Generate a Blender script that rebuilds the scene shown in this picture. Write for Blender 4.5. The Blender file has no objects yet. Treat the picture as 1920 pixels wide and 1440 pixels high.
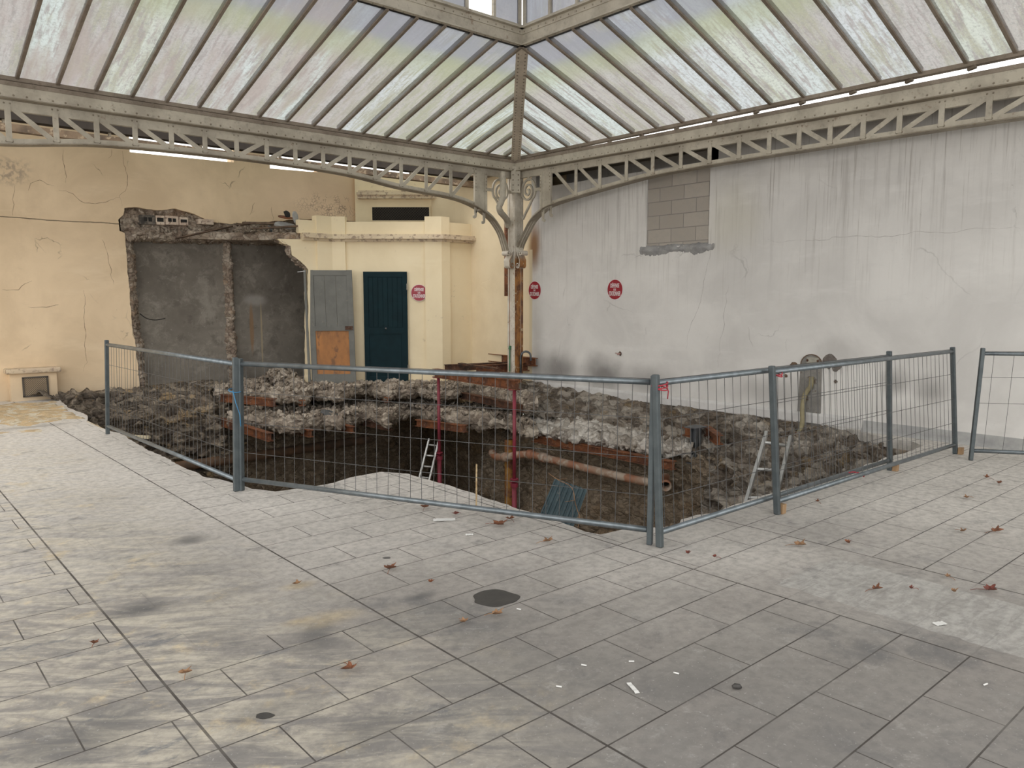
import bpy, bmesh, math, random
from mathutils import Vector, Matrix, noise
R = math.radians
random.seed(7)

# ---------------------------------------------------------------- camera, sky, exposure
# World axes follow the paving joints: +X and +Y run away from the camera to the right and to the left.
YAW, PITCH, EYE, FPX = 41.0, 6.2, 1.6, 1446.0
sc = bpy.context.scene
cam_d = bpy.data.cameras.new('camera'); cam = bpy.data.objects.new('camera', cam_d)
sc.collection.objects.link(cam); sc.camera = cam
cam.location = (0, 0, EYE); cam.rotation_euler = (R(90-PITCH), 0, R(-YAW))
cam_d.sensor_width = 36; cam_d.lens = FPX/1920*36; cam_d.clip_start = .05; cam_d.clip_end = 300
world = bpy.data.worlds.new('world'); sc.world = world; world.use_nodes = True
wn = world.node_tree.nodes; wl = world.node_tree.links
wn['Background'].inputs[0].default_value = (1.0, .985, .955, 1)
wn['Background'].inputs[1].default_value = 2.15
sc.view_settings.view_transform = 'Standard'; sc.view_settings.look = 'None'
sc.view_settings.gamma = 1; sc.view_settings.use_curve_mapping = False
sc.view_settings.exposure = 0.17
sc.cycles.max_bounces = 8; sc.cycles.transparent_max_bounces = 16
sc.cycles.diffuse_bounces = 5

# ---------------------------------------------------------------- measuring helpers
ct, st = math.cos(R(YAW)), math.sin(R(YAW)); cp, sp = math.cos(R(PITCH)), math.sin(R(PITCH))
def ray(px, py):
    x = (px-960)/FPX; y = (720-py)/FPX
    fy = cp+y*sp; fz = -sp+y*cp
    return Vector((x*ct+fy*st, -x*st+fy*ct, fz)), fy
O = Vector((0, 0, EYE))
def G(px, py, z=0.0): r, _ = ray(px, py); return O+r*((z-EYE)/r.z)     # on a level plane
def PB(px, py, b): r, _ = ray(px, py); return O+r*(b/r.y)              # on the plane y = b
def PA(px, py, a): r, _ = ray(px, py); return O+r*(a/r.x)              # on the plane x = a
def PD(px, py, d): r, fy = ray(px, py); return O+r*(d/fy)              # at a distance d ahead
RIGHT = Vector((ct, -st, 0)); AHEAD = Vector((st, ct, 0)); UP = Vector((0, 0, 1))

# ---------------------------------------------------------------- object helpers
col = sc.collection
def tag(o, label=None, cat=None, group=None, kind=None):
    if label: o['label'] = label
    if cat: o['category'] = cat
    if group: o['group'] = group
    if kind: o['kind'] = kind
    return o
def empty(name, loc, label=None, cat=None, group=None, kind=None):
    o = bpy.data.objects.new(name, None); col.objects.link(o); o.location = loc
    o.empty_display_size = .1
    return tag(o, label, cat, group, kind)
class MB:
    def __init__(s): s.v = []; s.f = []
    def add(s, vs, fs):
        n = len(s.v); s.v += [Vector(p) for p in vs]; s.f += [tuple(i+n for i in f) for f in fs]
    def frame(s, c, X, Y, Z):      # box from centre and three half vectors
        c = Vector(c); vs = []
        for k in (-1, 1):
            for j in (-1, 1):
                for i in (-1, 1): vs.append(c+X*i+Y*j+Z*k)
        s.add(vs, [(0, 2, 3, 1), (4, 5, 7, 6), (0, 1, 5, 4), (2, 6, 7, 3), (0, 4, 6, 2), (1, 3, 7, 5)])
    def box(s, x0, x1, y0, y1, z0, z1):
        s.frame(((x0+x1)/2, (y0+y1)/2, (z0+z1)/2), Vector(((x1-x0)/2, 0, 0)), Vector((0, (y1-y0)/2, 0)), Vector((0, 0, (z1-z0)/2)))
    def bar(s, p, q, w, h, side=None):   # w along side, h perpendicular
        p = Vector(p); q = Vector(q); d = q-p; L = d.length; d.normalize()
        if side is None: side = d.cross(UP)
        side = Vector(side); side = side-d*side.dot(d)
        if side.length < 1e-5: side = Vector((1, 0, 0))-d*d.x
        side.normalize(); n = d.cross(side)
        s.frame((p+q)/2, side*w/2, n*h/2, d*L/2)
    def tube(s, pts, r, n=10, cap=True):
        pts = [Vector(p) for p in pts]; m = len(pts); rs = r if isinstance(r, (list, tuple)) else [r]*m
        prev = None; base = len(s.v); vs = []
        for i, p in enumerate(pts):
            t = (pts[min(i+1, m-1)]-pts[max(i-1, 0)]).normalized()
            if prev is None: prev = t.orthogonal().normalized()
            prev = (prev-t*prev.dot(t)).normalized(); o = t.cross(prev)
            for k in range(n):
                a = 2*math.pi*k/n; vs.append(p+(prev*math.cos(a)+o*math.sin(a))*rs[i])
        fs = [(i*n+k, i*n+(k+1) % n, (i+1)*n+(k+1) % n, (i+1)*n+k) for i in range(m-1) for k in range(n)]
        if cap: fs += [tuple(range(n))[::-1], tuple(range((m-1)*n, m*n))]
        s.add(vs, fs)
    def dome(s, c, nrm, r, h=None, n=6):
        nrm = Vector(nrm).normalized(); u = nrm.orthogonal().normalized(); w = nrm.cross(u); c = Vector(c); h = h or r*.6
        vs = [c+(u*math.cos(6.2832*k/n)+w*math.sin(6.2832*k/n))*r for k in range(n)]
        vs += [c+nrm*h*.75+(u*math.cos(6.2832*k/n)+w*math.sin(6.2832*k/n))*r*.65 for k in range(n)]+[c+nrm*h]
        s.add(vs, [(k, (k+1) % n, n+(k+1) % n, n+k) for k in range(n)]+[(n+k, n+(k+1) % n, 2*n) for k in range(n)])
    def prism(s, poly, o, u, v, d):     # 2-D outline in the frame o,u,v pushed along d
        n = len(poly); o = Vector(o); u = Vector(u); v = Vector(v); d = Vector(d)
        f = [o+u*a+v*b for a, b in poly]
        s.add(f+[p+d for p in f], [tuple(range(n))[::-1], tuple(range(n, 2*n))]+[(i, (i+1) % n, n+(i+1) % n, n+i) for i in range(n)])
    def ribbon(s, path, w, o, u, v, d):  # flat strip following a 2-D path
        o = Vector(o); u = Vector(u); v = Vector(v); d = Vector(d); n = len(path); vs = []
        for i in range(n):
            x0, y0 = path[max(i-1, 0)]; x1, y1 = path[min(i+1, n-1)]; L = math.hypot(x1-x0, y1-y0) or 1
            ww = w[i] if isinstance(w, (list, tuple)) else w
            nx, ny = -(y1-y0)/L*ww/2, (x1-x0)/L*ww/2; x, y = path[i]
            a = o+u*(x+nx)+v*(y+ny); b = o+u*(x-nx)+v*(y-ny)
            vs += [a, b, b+d, a+d]
        fs = []
        for i in range(n-1):
            for k in range(4): fs.append((i*4+k, i*4+(k+1) % 4, i*4+4+(k+1) % 4, i*4+4+k))
        fs += [(3, 2, 1, 0), tuple(range(n*4-4, n*4))]
        s.add(vs, fs)
    def build(s, name, m, parent=None, smooth=False, bevel=0, kind=None, label=None, normals=True):
        me = bpy.data.meshes.new(name); me.from_pydata([tuple(p) for p in s.v], [], s.f)
        if normals:
            bm = bmesh.new(); bm.from_mesh(me); bmesh.ops.recalc_face_normals(bm, faces=bm.faces); bm.to_mesh(me); bm.free()
        me.materials.append(m)
        if smooth:
            for p in me.polygons: p.use_smooth = True
        o = bpy.data.objects.new(name, me); col.objects.link(o)
        if parent:
            o.parent = parent; o.matrix_parent_inverse = Matrix.Translation(-Vector(parent.location))
            if parent.parent: o.matrix_parent_inverse = Matrix.Translation(-(Vector(parent.location)))
        if bevel:
            b = o.modifiers.new('bevel', 'BEVEL'); b.width = bevel; b.segments = 2; b.limit_method = 'ANGLE'
        return tag(o, label, kind=kind)
def centre(o):
    """move a lone mesh object's origin to its middle bottom"""
    vs = o.data.vertices
    if not len(vs): return o
    mn = Vector([min(v.co[i] for v in vs) for i in range(3)]); mx = Vector([max(v.co[i] for v in vs) for i in range(3)])
    c = Vector(((mn.x+mx.x)/2, (mn.y+mx.y)/2, mn.z)); o.data.transform(Matrix.Translation(-c)); o.location = c
    return o

# ---------------------------------------------------------------- materials
class NT:
    def __init__(s, name):
        s.m = bpy.data.materials.new(name); s.m.use_nodes = True; s.t = s.m.node_tree
        s.b = s.t.nodes['Principled BSDF']; s.out = s.t.nodes['Material Output']
        s.geo = s.t.nodes.new('ShaderNodeNewGeometry')
    def n(s, typ, **kw):
        nd = s.t.nodes.new('ShaderNode'+typ)
        for k, v in kw.items():
            if k[0] == '_': setattr(nd, k[1:], v)
        return nd
    def link(s, a, b): s.t.links.new(a, b)
    def put(s, sock, v):
        if isinstance(v, bpy.types.NodeSocket): s.link(v, sock)
        elif isinstance(v, (tuple, list)) and len(v) == 3 and sock.type == 'RGBA': sock.default_value = (*v, 1)
        else: sock.default_value = v
    def pos(s, scale=(1, 1, 1), off=(0, 0, 0)):
        mp = s.n('Mapping'); s.link(s.geo.outputs['Position'], mp.inputs[0])
        mp.inputs['Scale'].default_value = scale; mp.inputs['Location'].default_value = off
        return mp.outputs[0]
    def noise(s, vec, scale=1, detail=6, rough=.6, dist=0):
        nd = s.n('TexNoise'); s.link(vec, nd.inputs['Vector']); nd.inputs['Scale'].default_value = scale
        nd.inputs['Detail'].default_value = detail; nd.inputs['Roughness'].default_value = rough; nd.inputs['Distortion'].default_value = dist
        return nd.outputs['Fac']
    def voro(s, vec, scale=1, feature='DISTANCE_TO_EDGE', rnd=1):
        nd = s.n('TexVoronoi', _feature=feature); s.link(vec, nd.inputs['Vector']); nd.inputs['Scale'].default_value = scale
        nd.inputs['Randomness'].default_value = rnd
        return nd.outputs['Distance']
    def ramp(s, f, a, b, lo=0.0, hi=1.0):
        nd = s.n('MapRange', _interpolation_type='SMOOTHSTEP'); s.link(f, nd.inputs[0])
        nd.inputs[1].default_value = a; nd.inputs[2].default_value = b; nd.inputs[3].default_value = lo; nd.inputs[4].default_value = hi
        return nd.outputs[0]
    def math(s, op, a, b=0.0):
        nd = s.n('Math', _operation=op); s.put(nd.inputs[0], a); s.put(nd.inputs[1], b); return nd.outputs[0]
    def mix(s, f, a, b, mode='MIX'):
        nd = s.n('Mix', _data_type='RGBA', _blend_type=mode); s.put(nd.inputs[0], f); s.put(nd.inputs[6], a); s.put(nd.inputs[7], b)
        return nd.outputs[2]
    def xyz(s, vec=None):
        nd = s.n('SeparateXYZ'); s.link(vec or s.geo.outputs['Position'], nd.inputs[0]); return nd.outputs
    def warp(s, vec, scale, amt):
        nd = s.n('TexNoise'); s.link(vec, nd.inputs['Vector']); nd.inputs['Scale'].default_value = scale; nd.inputs['Detail'].default_value = 5
        sub = s.n('VectorMath', _operation='MULTIPLY_ADD'); s.link(nd.outputs['Color'], sub.inputs[0]); sub.inputs[1].default_value = (amt,)*3; s.link(vec, sub.inputs[2])
        return sub.outputs[0]
    def spot(s, c, r, soft=.5, w=.5):    # a soft-edged blob around a place, ragged by noise
        v = s.n('VectorMath', _operation='SUBTRACT'); s.link(s.warp(s.geo.outputs['Position'], 3, w*min(r)), v.inputs[0])
        v.inputs[1].default_value = tuple(c[i]+.5*w*min(r) for i in range(3))
        d = s.n('VectorMath', _operation='DIVIDE'); s.link(v.outputs[0], d.inputs[0]); d.inputs[1].default_value = r
        l = s.n('VectorMath', _operation='LENGTH'); s.link(d.outputs[0], l.inputs[0])
        return s.ramp(l.outputs['Value'], 1-soft, 1+soft*.5, 1, 0)
    def done(s, color, rough=.8, metal=0, bump=None, bstr=.4, bdist=.02, spec=.5):
        s.put(s.b.inputs['Base Color'], color); s.put(s.b.inputs['Roughness'], rough); s.put(s.b.inputs['Metallic'], metal)
        s.b.inputs['Specular IOR Level'].default_value = spec
        if bump is not None:
            bp = s.n('Bump'); bp.inputs['Strength'].default_value = bstr; bp.inputs['Distance'].default_value = bdist
            s.link(bump, bp.inputs['Height']); s.link(bp.outputs[0], s.b.inputs['Normal'])
        return s.m
def plain(name, c1, c2=None, scale=8, rough=.7, metal=0, bstr=.2, bdist=.005, spots=None, spec=.5, stretch=(1, 1, 1)):
    t = NT(name); c2 = c2 or tuple(x*.75 for x in c1); p = t.pos(stretch)
    f = t.noise(p, scale); c = t.mix(t.ramp(f, .35, .65), c1, c2)
    if spots: c = t.mix(t.ramp(t.noise(p, scale*spots[1], 5), spots[2], spots[2]+.08), c, spots[0])
    return t.done(c, rough, metal, t.noise(p, scale*4, 6), bstr, bdist, spec)

def m_floor():
    t = NT('stamped_concrete_paving'); P = t.geo.outputs['Position']
    x, y, z = t.xyz()
    yr = t.math('DIVIDE', t.math('SUBTRACT', y, .255), .3005); row = t.math('FLOOR', yr); fy = t.math('FRACT', yr)
    j1 = t.math('LESS_THAN', t.math('MINIMUM', fy, t.math('SUBTRACT', 1, fy)), .0035/.3)
    even = t.math('SUBTRACT', 1, t.math('FLOORED_MODULO', row, 2))
    xr = t.math('ADD', t.math('DIVIDE', t.math('SUBTRACT', x, 2.33), .5925), t.math('MULTIPLY', even, .5)); fx = t.math('FRACT', xr)
    j2 = t.math('LESS_THAN', t.math('MINIMUM', fx, t.math('SUBTRACT', 1, fx)), .0030/.59)
    j2 = t.math('MULTIPLY', j2, t.math('GREATER_THAN', t.math('ABSOLUTE', t.math('SUBTRACT', x, 2.035)), .04))
    j = t.math('MAXIMUM', j1, j2)
    wn_ = t.n('TexWhiteNoise', _noise_dimensions='2D'); cv = t.n('CombineXYZ'); t.link(t.math('FLOOR', xr), cv.inputs[0]); t.link(row, cv.inputs[1]); t.link(cv.outputs[0], wn_.inputs['Vector'])
    tile = wn_.outputs['Value']
    # between two long joints on the left the stamping is worn away
    worn = t.math('MULTIPLY', t.math('MULTIPLY', t.math('GREATER_THAN', x, .94), t.math('LESS_THAN', x, 1.95)), t.math('GREATER_THAN', y, 3.45))
    scr = t.math('MULTIPLY', t.math('MULTIPLY', t.math('GREATER_THAN', x, 3.75), t.math('LESS_THAN', x, 4.78)), t.math('LESS_THAN', y, 2.6))
    j = t.math('MULTIPLY', j, t.math('SUBTRACT', 1, t.math('MULTIPLY', t.math('MAXIMUM', worn, scr), .85)))
    for a in (.92, 1.985, 3.75, 4.78):
        j = t.math('MAXIMUM', j, t.math('LESS_THAN', t.math('ABSOLUTE', t.math('SUBTRACT', x, a)), .0055))
    big = t.noise(P, .55, 4, .6); med = t.noise(t.warp(P, 2, .4), 2.2, 8, .65); fine = t.noise(P, 18, 8, .7)
    strk = t.noise(t.pos((1.2, 5, 1)), 2.4, 8, .7, 1.2)
    c = t.mix(t.ramp(big, .35, .65), (.215, .203, .188), (.29, .272, .25))
    c = t.mix(t.math('MULTIPLY', tile, .4), c, (.30, .272, .25))
    c = t.mix(t.math('MULTIPLY', t.ramp(med, .52, .72), .75), c, (.115, .115, .118))
    c = t.mix(t.math('MULTIPLY', t.ramp(med, .46, .3), .5), c, (.31, .295, .275))
    c = t.mix(t.math('MULTIPLY', t.ramp(strk, .56, .7), .45), c, (.31, .295, .272))
    # pale dust trodden around the dig, thinning towards the camera
    far = t.math('ADD', t.math('MULTIPLY', x, .6561), t.math('MULTIPLY', y, .7547))
    dust = t.ramp(t.math('ADD', far, t.math('MULTIPLY', t.math('SUBTRACT', big, .5), 4)), 3.0, 7.2)
    c = t.mix(t.math('MULTIPLY', dust, .88), c, (.70, .665, .62))
    wet = t.ramp(t.math('ADD', far, t.math('MULTIPLY', t.math('SUBTRACT', med, .5), 2)), 3.4, 2.2)  # mask that darkens the paving colour towards the camera
    c = t.mix(t.math('MULTIPLY', wet, .4), c, (.10, .10, .102))
    # yellow sand and plaster smears on the left
    lft = t.ramp(t.math('SUBTRACT', t.math('ADD', x, t.math('MULTIPLY', big, 1.6)), 2.9), .2, -1.2)
    mp_ = t.n('Mapping'); t.link(P, mp_.inputs[0]); mp_.inputs['Rotation'].default_value = (0, 0, R(38)); mr_ = t.n('Mapping'); t.link(mp_.outputs[0], mr_.inputs[0]); mr_.inputs['Scale'].default_value = (1, 4.5, 1)
    sm = t.noise(mr_.outputs[0], 2.0, 9, .72, 1.0)
    c = t.mix(t.math('MULTIPLY', t.math('MULTIPLY', lft, t.ramp(sm, .40, .62)), .55), c, (.64, .585, .47))
    c = t.mix(t.math('MULTIPLY', t.math('MULTIPLY', lft, t.ramp(sm, .42, .34)), .3), c, (.20, .19, .18))
    c = t.mix(t.math('MULTIPLY', t.math('MULTIPLY', lft, t.ramp(t.noise(P, 2.6, 7, .7), .55, .68)), .55), c, (.64, .51, .30))
    c = t.mix(t.math('MULTIPLY', t.math('MULTIPLY', lft, t.ramp(t.noise(t.pos((1, 2.5, 1), (5, 2, 0)), 1.7, 7, .75), .58, .66)), .75), c, (.13, .14, .155))
    for (px, py, ra, rb, k) in ((270, 1140, .16, .10, .75), (355, 1012, .12, .1, .7), (790, 1118, .1, .05, .6), (590, 1200, .12, .16, .5), (120, 1395, .3, .2, .5),
                                (505, 1330, .18, .1, .35), (700, 1370, .2, .12, .4), (440, 1110, .3, .08, .3), (1290, 1280, .25, .12, .25), (60, 800, .5, .12, .4), (600, 1180, .1, .1, .5)):
        g = G(px, py)
        c = t.mix(t.math('MULTIPLY', t.spot(g, (ra, rb, 1), .9, 1.2), k), c, (.055, .058, .064))
    g = G(1690, 1120)     # pale re-laid screed patch
    nx_ = t.math('MULTIPLY', t.math('SUBTRACT', t.noise(P, 9, 5), .5), .09)
    ina = t.math('LESS_THAN', t.math('ABSOLUTE', t.math('ADD', t.math('SUBTRACT', x, 4.25), nx_)), .34)
    inb = t.math('LESS_THAN', t.math('ABSOLUTE', t.math('ADD', t.math('SUBTRACT', y, 1.55), nx_)), .66)
    c = t.mix(t.math('MULTIPLY', t.math('MULTIPLY', ina, inb), .7), c, t.mix(t.ramp(strk, .4, .6), (.34, .33, .31), (.47, .46, .435)))
    for (px, py, rr) in ((560, 1098, .1), (620, 1160, .16), (560, 1165, .08)):
        c = t.mix(t.math('MULTIPLY', t.spot(G(px, py), (rr, rr*.6, 1), .9, 1.3), .5), c, (.46, .36, .20))
    c = t.mix(t.math('MULTIPLY', t.ramp(fine, .38, .66), .38), c, (.13, .125, .12))
    c = t.mix(t.math('MULTIPLY', t.ramp(t.noise(t.warp(P, 6, .1), 7, 9, .78), .56, .68), .35), c, (.42, .41, .39))
    c = t.mix(t.math('MULTIPLY', t.ramp(t.noise(t.pos(off=(7, 3, 0)), 3.4, 8, .72), .57, .68), .4), c, (.10, .10, .105))
    c = t.mix(t.math('MULTIPLY', t.ramp(t.noise(P, 60, 4), .62, .7), .4), c, (.5, .49, .47))
    c = t.mix(t.math('MULTIPLY', j, t.ramp(t.noise(P, 3, 5), .3, .6, .6, 1)), c, (.05, .043, .038))
    h = t.math('SUBTRACT', t.math('ADD', t.math('MULTIPLY', med, 1.2), t.math('MULTIPLY', fine, .25)), t.math('MULTIPLY', j, .8))
    return t.done(c, t.ramp(med, .3, .7, .55, .8), 0, h, .3, .015)
def m_plaster(name, base, dark, light, cracks=True, extra=None, bs=.35):
    t = NT(name); P = t.geo.outputs['Position']
    f = t.noise(P, .9, 7, .6, .4); c = t.mix(t.ramp(f, .32, .68), dark, base)
    hz = t.noise(t.pos((.5, .5, 2.2)), 1.4, 7, .65); c = t.mix(t.math('MULTIPLY', t.ramp(hz, .55, .75), .5), c, light)
    c = t.mix(t.math('MULTIPLY', t.ramp(hz, .42, .25), .45), c, dark)
    bump = t.noise(P, 6, 8, .7)
    if cracks:
        w = t.warp(P, 2.2, .35); v = t.voro(w, .62)
        cr = t.math('MULTIPLY', t.ramp(v, .0065, .002), t.ramp(t.noise(P, .8, 3), .44, .56))
        v2 = t.voro(t.warp(t.pos((1, 1, 1), (4, 7, 2)), 5, .25), 1.7)
        cr2 = t.math('MULTIPLY', t.ramp(v2, .012, .003), t.ramp(t.noise(t.pos(off=(9, 2, 5)), 1.4, 3), .58, .66))
        cr = t.math('MAXIMUM', cr, cr2)
        if cracks is not True: cr = t.math('MULTIPLY', t.math('MULTIPLY', cr, cracks), t.ramp(t.noise(P, 1.1, 3), .5, .6))
        c = t.mix(t.math('MULTIPLY', cr, .85), c, tuple(x*.28 for x in dark))
        sp_ = t.math('MULTIPLY', t.ramp(t.noise(P, 22, 5, .7), .66, .72), t.ramp(t.noise(P, 1.3, 4), .5, .62))
        c = t.mix(t.math('MULTIPLY', sp_, .7), c, tuple(x*.42 for x in dark))
        bump = t.math('SUBTRACT', bump, t.math('MULTIPLY', cr, 1.5))
    if extra: c = extra(t, c)
    return t.done(c, .85, 0, bump, bs, .01, .3)
def ex_cream(t, c):
    x, y, z = t.xyz(); P = t.geo.outputs['Position']
    # long joint line in the render at 2.9 m
    zz = t.math('ADD', z, t.math('MULTIPLY', t.noise(P, 1.5, 4), .06))
    ln = t.math('MULTIPLY', t.math('LESS_THAN', t.math('ABSOLUTE', t.math('SUBTRACT', zz, 2.925)), .008), t.math('LESS_THAN', x, 3.85))
    c = t.mix(t.math('MULTIPLY', ln, .85), c, (.12, .09, .06))
    # flaked patch above the kiosk, dirty patch high on the left
    fl = t.ramp(t.voro(t.warp(P, 9, .06), 17), .11, .04); fl = t.math('MULTIPLY', fl, t.ramp(t.noise(P, 7, 5), .42, .55))
    c = t.mix(t.math('MULTIPLY', t.math('MULTIPLY', t.spot((7.75, 14.51, 3.5), (.75, .5, .26), .6, .6), fl), .85), c, (.14, .10, .08))
    c = t.mix(t.math('MULTIPLY', t.math('MULTIPLY', t.spot((2.15, 14.51, 3.62), (.3, .5, .22), .7, .8), t.ramp(t.noise(P, 14, 6), .42, .6)), .6), c, (.25, .2, .17))
    c = t.mix(t.math('MULTIPLY', t.spot((7.4, 14.6, 3.7), (1.4, .6, .8), .8, .6), .35), c, (.66, .47, .36))
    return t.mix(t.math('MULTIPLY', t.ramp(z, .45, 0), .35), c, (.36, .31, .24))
def ex_white(t, c):
    x, y, z = t.xyz(); P = t.geo.outputs['Position']
    s1 = t.noise(t.pos((1, 7, .35)), 1.6, 8, .65); s2 = t.noise(t.pos((1, 22, .6), (3, 0, 1)), 1.5, 6, .6)
    hi = t.ramp(z, 1.2, 3.2)
    c = t.mix(t.math('MULTIPLY', t.math('MULTIPLY', t.ramp(s1, .5, .72), hi), .5), c, (.40, .38, .36))
    c = t.mix(t.math('MULTIPLY', t.math('MULTIPLY', t.ramp(s2, .56, .7), hi), .6), c, (.33, .30, .27))
    c = t.mix(t.math('MULTIPLY', t.ramp(z, 3.3, 3.75), .5), c, (.27, .255, .235))
    for (b, zc, rb, rz, k) in ((9.6, .38, .5, .3, .75), (8.55, .4, .45, .3, .8), (7.6, .35, .5, .22, .5), (5.6, .35, .7, .25, .35), (3.9, .62, .2, .16, .55), (3.5, .55, .18, .2, .5), (3.6, .18, .5, .2, .35), (4.6, .95, .3, .2, .25)):
        c = t.mix(t.math('MULTIPLY', t.spot((9.43, b, zc), (.6, rb, rz), .9, 1.0), k), c, (.15, .14, .135))
    c = t.mix(t.math('MULTIPLY', t.spot((9.43, 6.2, 2.75), (.6, .5, .5), .8, .6), .4), c, (.60, .57, .46))
    # cream paint beyond the column, rust run beside it
    cream = t.ramp(y, 10.30, 10.34)
    c = t.mix(cream, c, t.mix(t.ramp(t.noise(P, 1.5, 6), .3, .7), (.72, .60, .41), (.80, .68, .48)))
    rs = t.math('MULTIPLY', t.spot((9.43, 10.24, 2.55), (.5, .16, .42), .8, .5), .9)
    c = t.mix(rs, c, (.26, .12, .035))
    band = t.math('MULTIPLY', t.ramp(t.math('ABSOLUTE', t.math('SUBTRACT', y, 10.33)), .05, .03), t.math('LESS_THAN', z, 2.5))
    return t.mix(t.math('MULTIPLY', band, .8), c, (.64, .55, .38))
def ex_grey(t, c):
    P = t.geo.outputs['Position']; x, y, z = t.xyz()
    c = t.mix(t.math('MULTIPLY', t.ramp(t.noise(t.warp(P, 3, .5), 2.4, 9, .75), .48, .62), .6), c, (.32, .295, .255))
    c = t.mix(t.math('MULTIPLY', t.ramp(t.noise(P, 3.1, 9, .75), .52, .64), .55), c, (.115, .10, .086))
    c = t.mix(t.math('MULTIPLY', t.ramp(t.noise(P, 26, 4), .68, .72), .7), c, (.42, .40, .37))
    c = t.mix(t.math('MULTIPLY', t.spot((6.2, 14.9, 1.6), (.25, 1, .12), .6, .7), .6), c, (.40, .38, .35))
    c = t.mix(t.math('MULTIPLY', t.spot((6.12, 14.9, 1.05), (.045, 1, .5), .4, .3), .6), c, (.28, .15, .06))
    c = t.mix(t.math('MULTIPLY', t.spot((6.32, 14.9, .9), (.02, 1, .7), .4, .3), .7), c, (.42, .34, .22))
    return c
def m_rock(name, dark, mid, light, ochre=(.30, .19, .06), oamt=.3, wet=.75, sc_=1.0, lamt=.5, zst=1.6):
    t = NT(name); P = t.pos((1, 1, zst)); w = t.warp(P, 4, .07)
    n1 = t.noise(w, 1.6*sc_, 8, .7); n2 = t.noise(w, 6*sc_, 9, .72, 0); n3 = t.noise(P, 26, 8, .75)
    v = t.voro(w, 7*sc_, 'F1'); ve = t.voro(w, 7*sc_)
    c = t.mix(t.ramp(n2, .36, .6), dark, mid)
    c = t.mix(t.math('MULTIPLY', t.ramp(n1, .48, .62), lamt), c, light)
    c = t.mix(t.math('MULTIPLY', t.ramp(n3, .55, .7), lamt), c, light)
    c = t.mix(t.math('MULTIPLY', t.ramp(t.noise(w, 2.7, 4), .58, .64), oamt), c, ochre)
    c = t.mix(t.math('MULTIPLY', t.ramp(ve, .05, .01), .55), c, tuple(x*.35 for x in dark))
    cell = t.n('TexVoronoi'); t.link(w, cell.inputs['Vector']); cell.inputs['Scale'].default_value = 7*sc_
    sh_ = t.xyz(cell.outputs['Color'])[0]; c = t.mix(t.math('MULTIPLY', t.ramp(sh_, .55, .95), .45), c, light); c = t.mix(t.math('MULTIPLY', t.ramp(sh_, .4, .1), .4), c, dark)
    h = t.math('ADD', t.math('MULTIPLY', n2, 1.5), t.math('ADD', t.math('MULTIPLY', n3, .5), t.math('MULTIPLY', t.ramp(ve, 0, .2), .7)))
    return t.done(c, t.ramp(n2, .3, .7, max(wet-.35, .2), wet+.1), 0, h, .7, .045)
def m_iron(name='old_cream_iron_paint', base=(.55, .505, .415), dark=(.38, .34, .275), rust=.5):
    t = NT(name); P = t.geo.outputs['Position']
    c = t.mix(t.ramp(t.noise(P, 2.5, 7, .65), .35, .68), base, dark)
    c = t.mix(t.math('MULTIPLY', t.ramp(t.noise(P, 14, 6, .7), .52, .72), .5), c, tuple(x*.6 for x in dark))
    r = t.math('MULTIPLY', t.ramp(t.noise(P, 6, 7, .75), .60, .68), rust)
    c = t.mix(r, c, (.17, .085, .04))
    return t.done(c, .6, 0, t.noise(P, 30, 6), .25, .006, .4)
def m_column():
    t = NT('peeling_rusty_column_paint'); P = t.geo.outputs['Position']; x, y, z = t.xyz()
    c = t.mix(t.ramp(t.noise(P, 4, 7, .65), .35, .65), (.66, .61, .53), (.48, .43, .35))
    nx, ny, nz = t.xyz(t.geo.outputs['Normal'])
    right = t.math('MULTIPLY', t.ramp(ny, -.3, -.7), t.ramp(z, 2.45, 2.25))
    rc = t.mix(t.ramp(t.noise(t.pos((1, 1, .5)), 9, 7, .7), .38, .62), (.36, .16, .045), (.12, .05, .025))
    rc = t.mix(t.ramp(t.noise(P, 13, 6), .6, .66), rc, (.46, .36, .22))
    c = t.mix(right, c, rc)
    r = t.ramp(t.noise(P, 8, 7, .75), .61, .66); c = t.mix(t.math('MULTIPLY', r, .7), c, (.24, .11, .04))
    return t.done(c, .65, 0, t.noise(P, 25, 6), .3, .006, .4)
def m_rust(name, a=(.23, .085, .035), b=(.09, .04, .025), c3=(.33, .22, .16)):
    t = NT(name); P = t.geo.outputs['Position']
    c = t.mix(t.ramp(t.noise(P, 6, 8, .7), .38, .62), a, b)
    c = t.mix(t.math('MULTIPLY', t.ramp(t.noise(P, 20, 6), .55, .68), .5), c, c3)
    return t.done(c, .75, 0, t.noise(P, 40, 6), .4, .006, .3)
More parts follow.
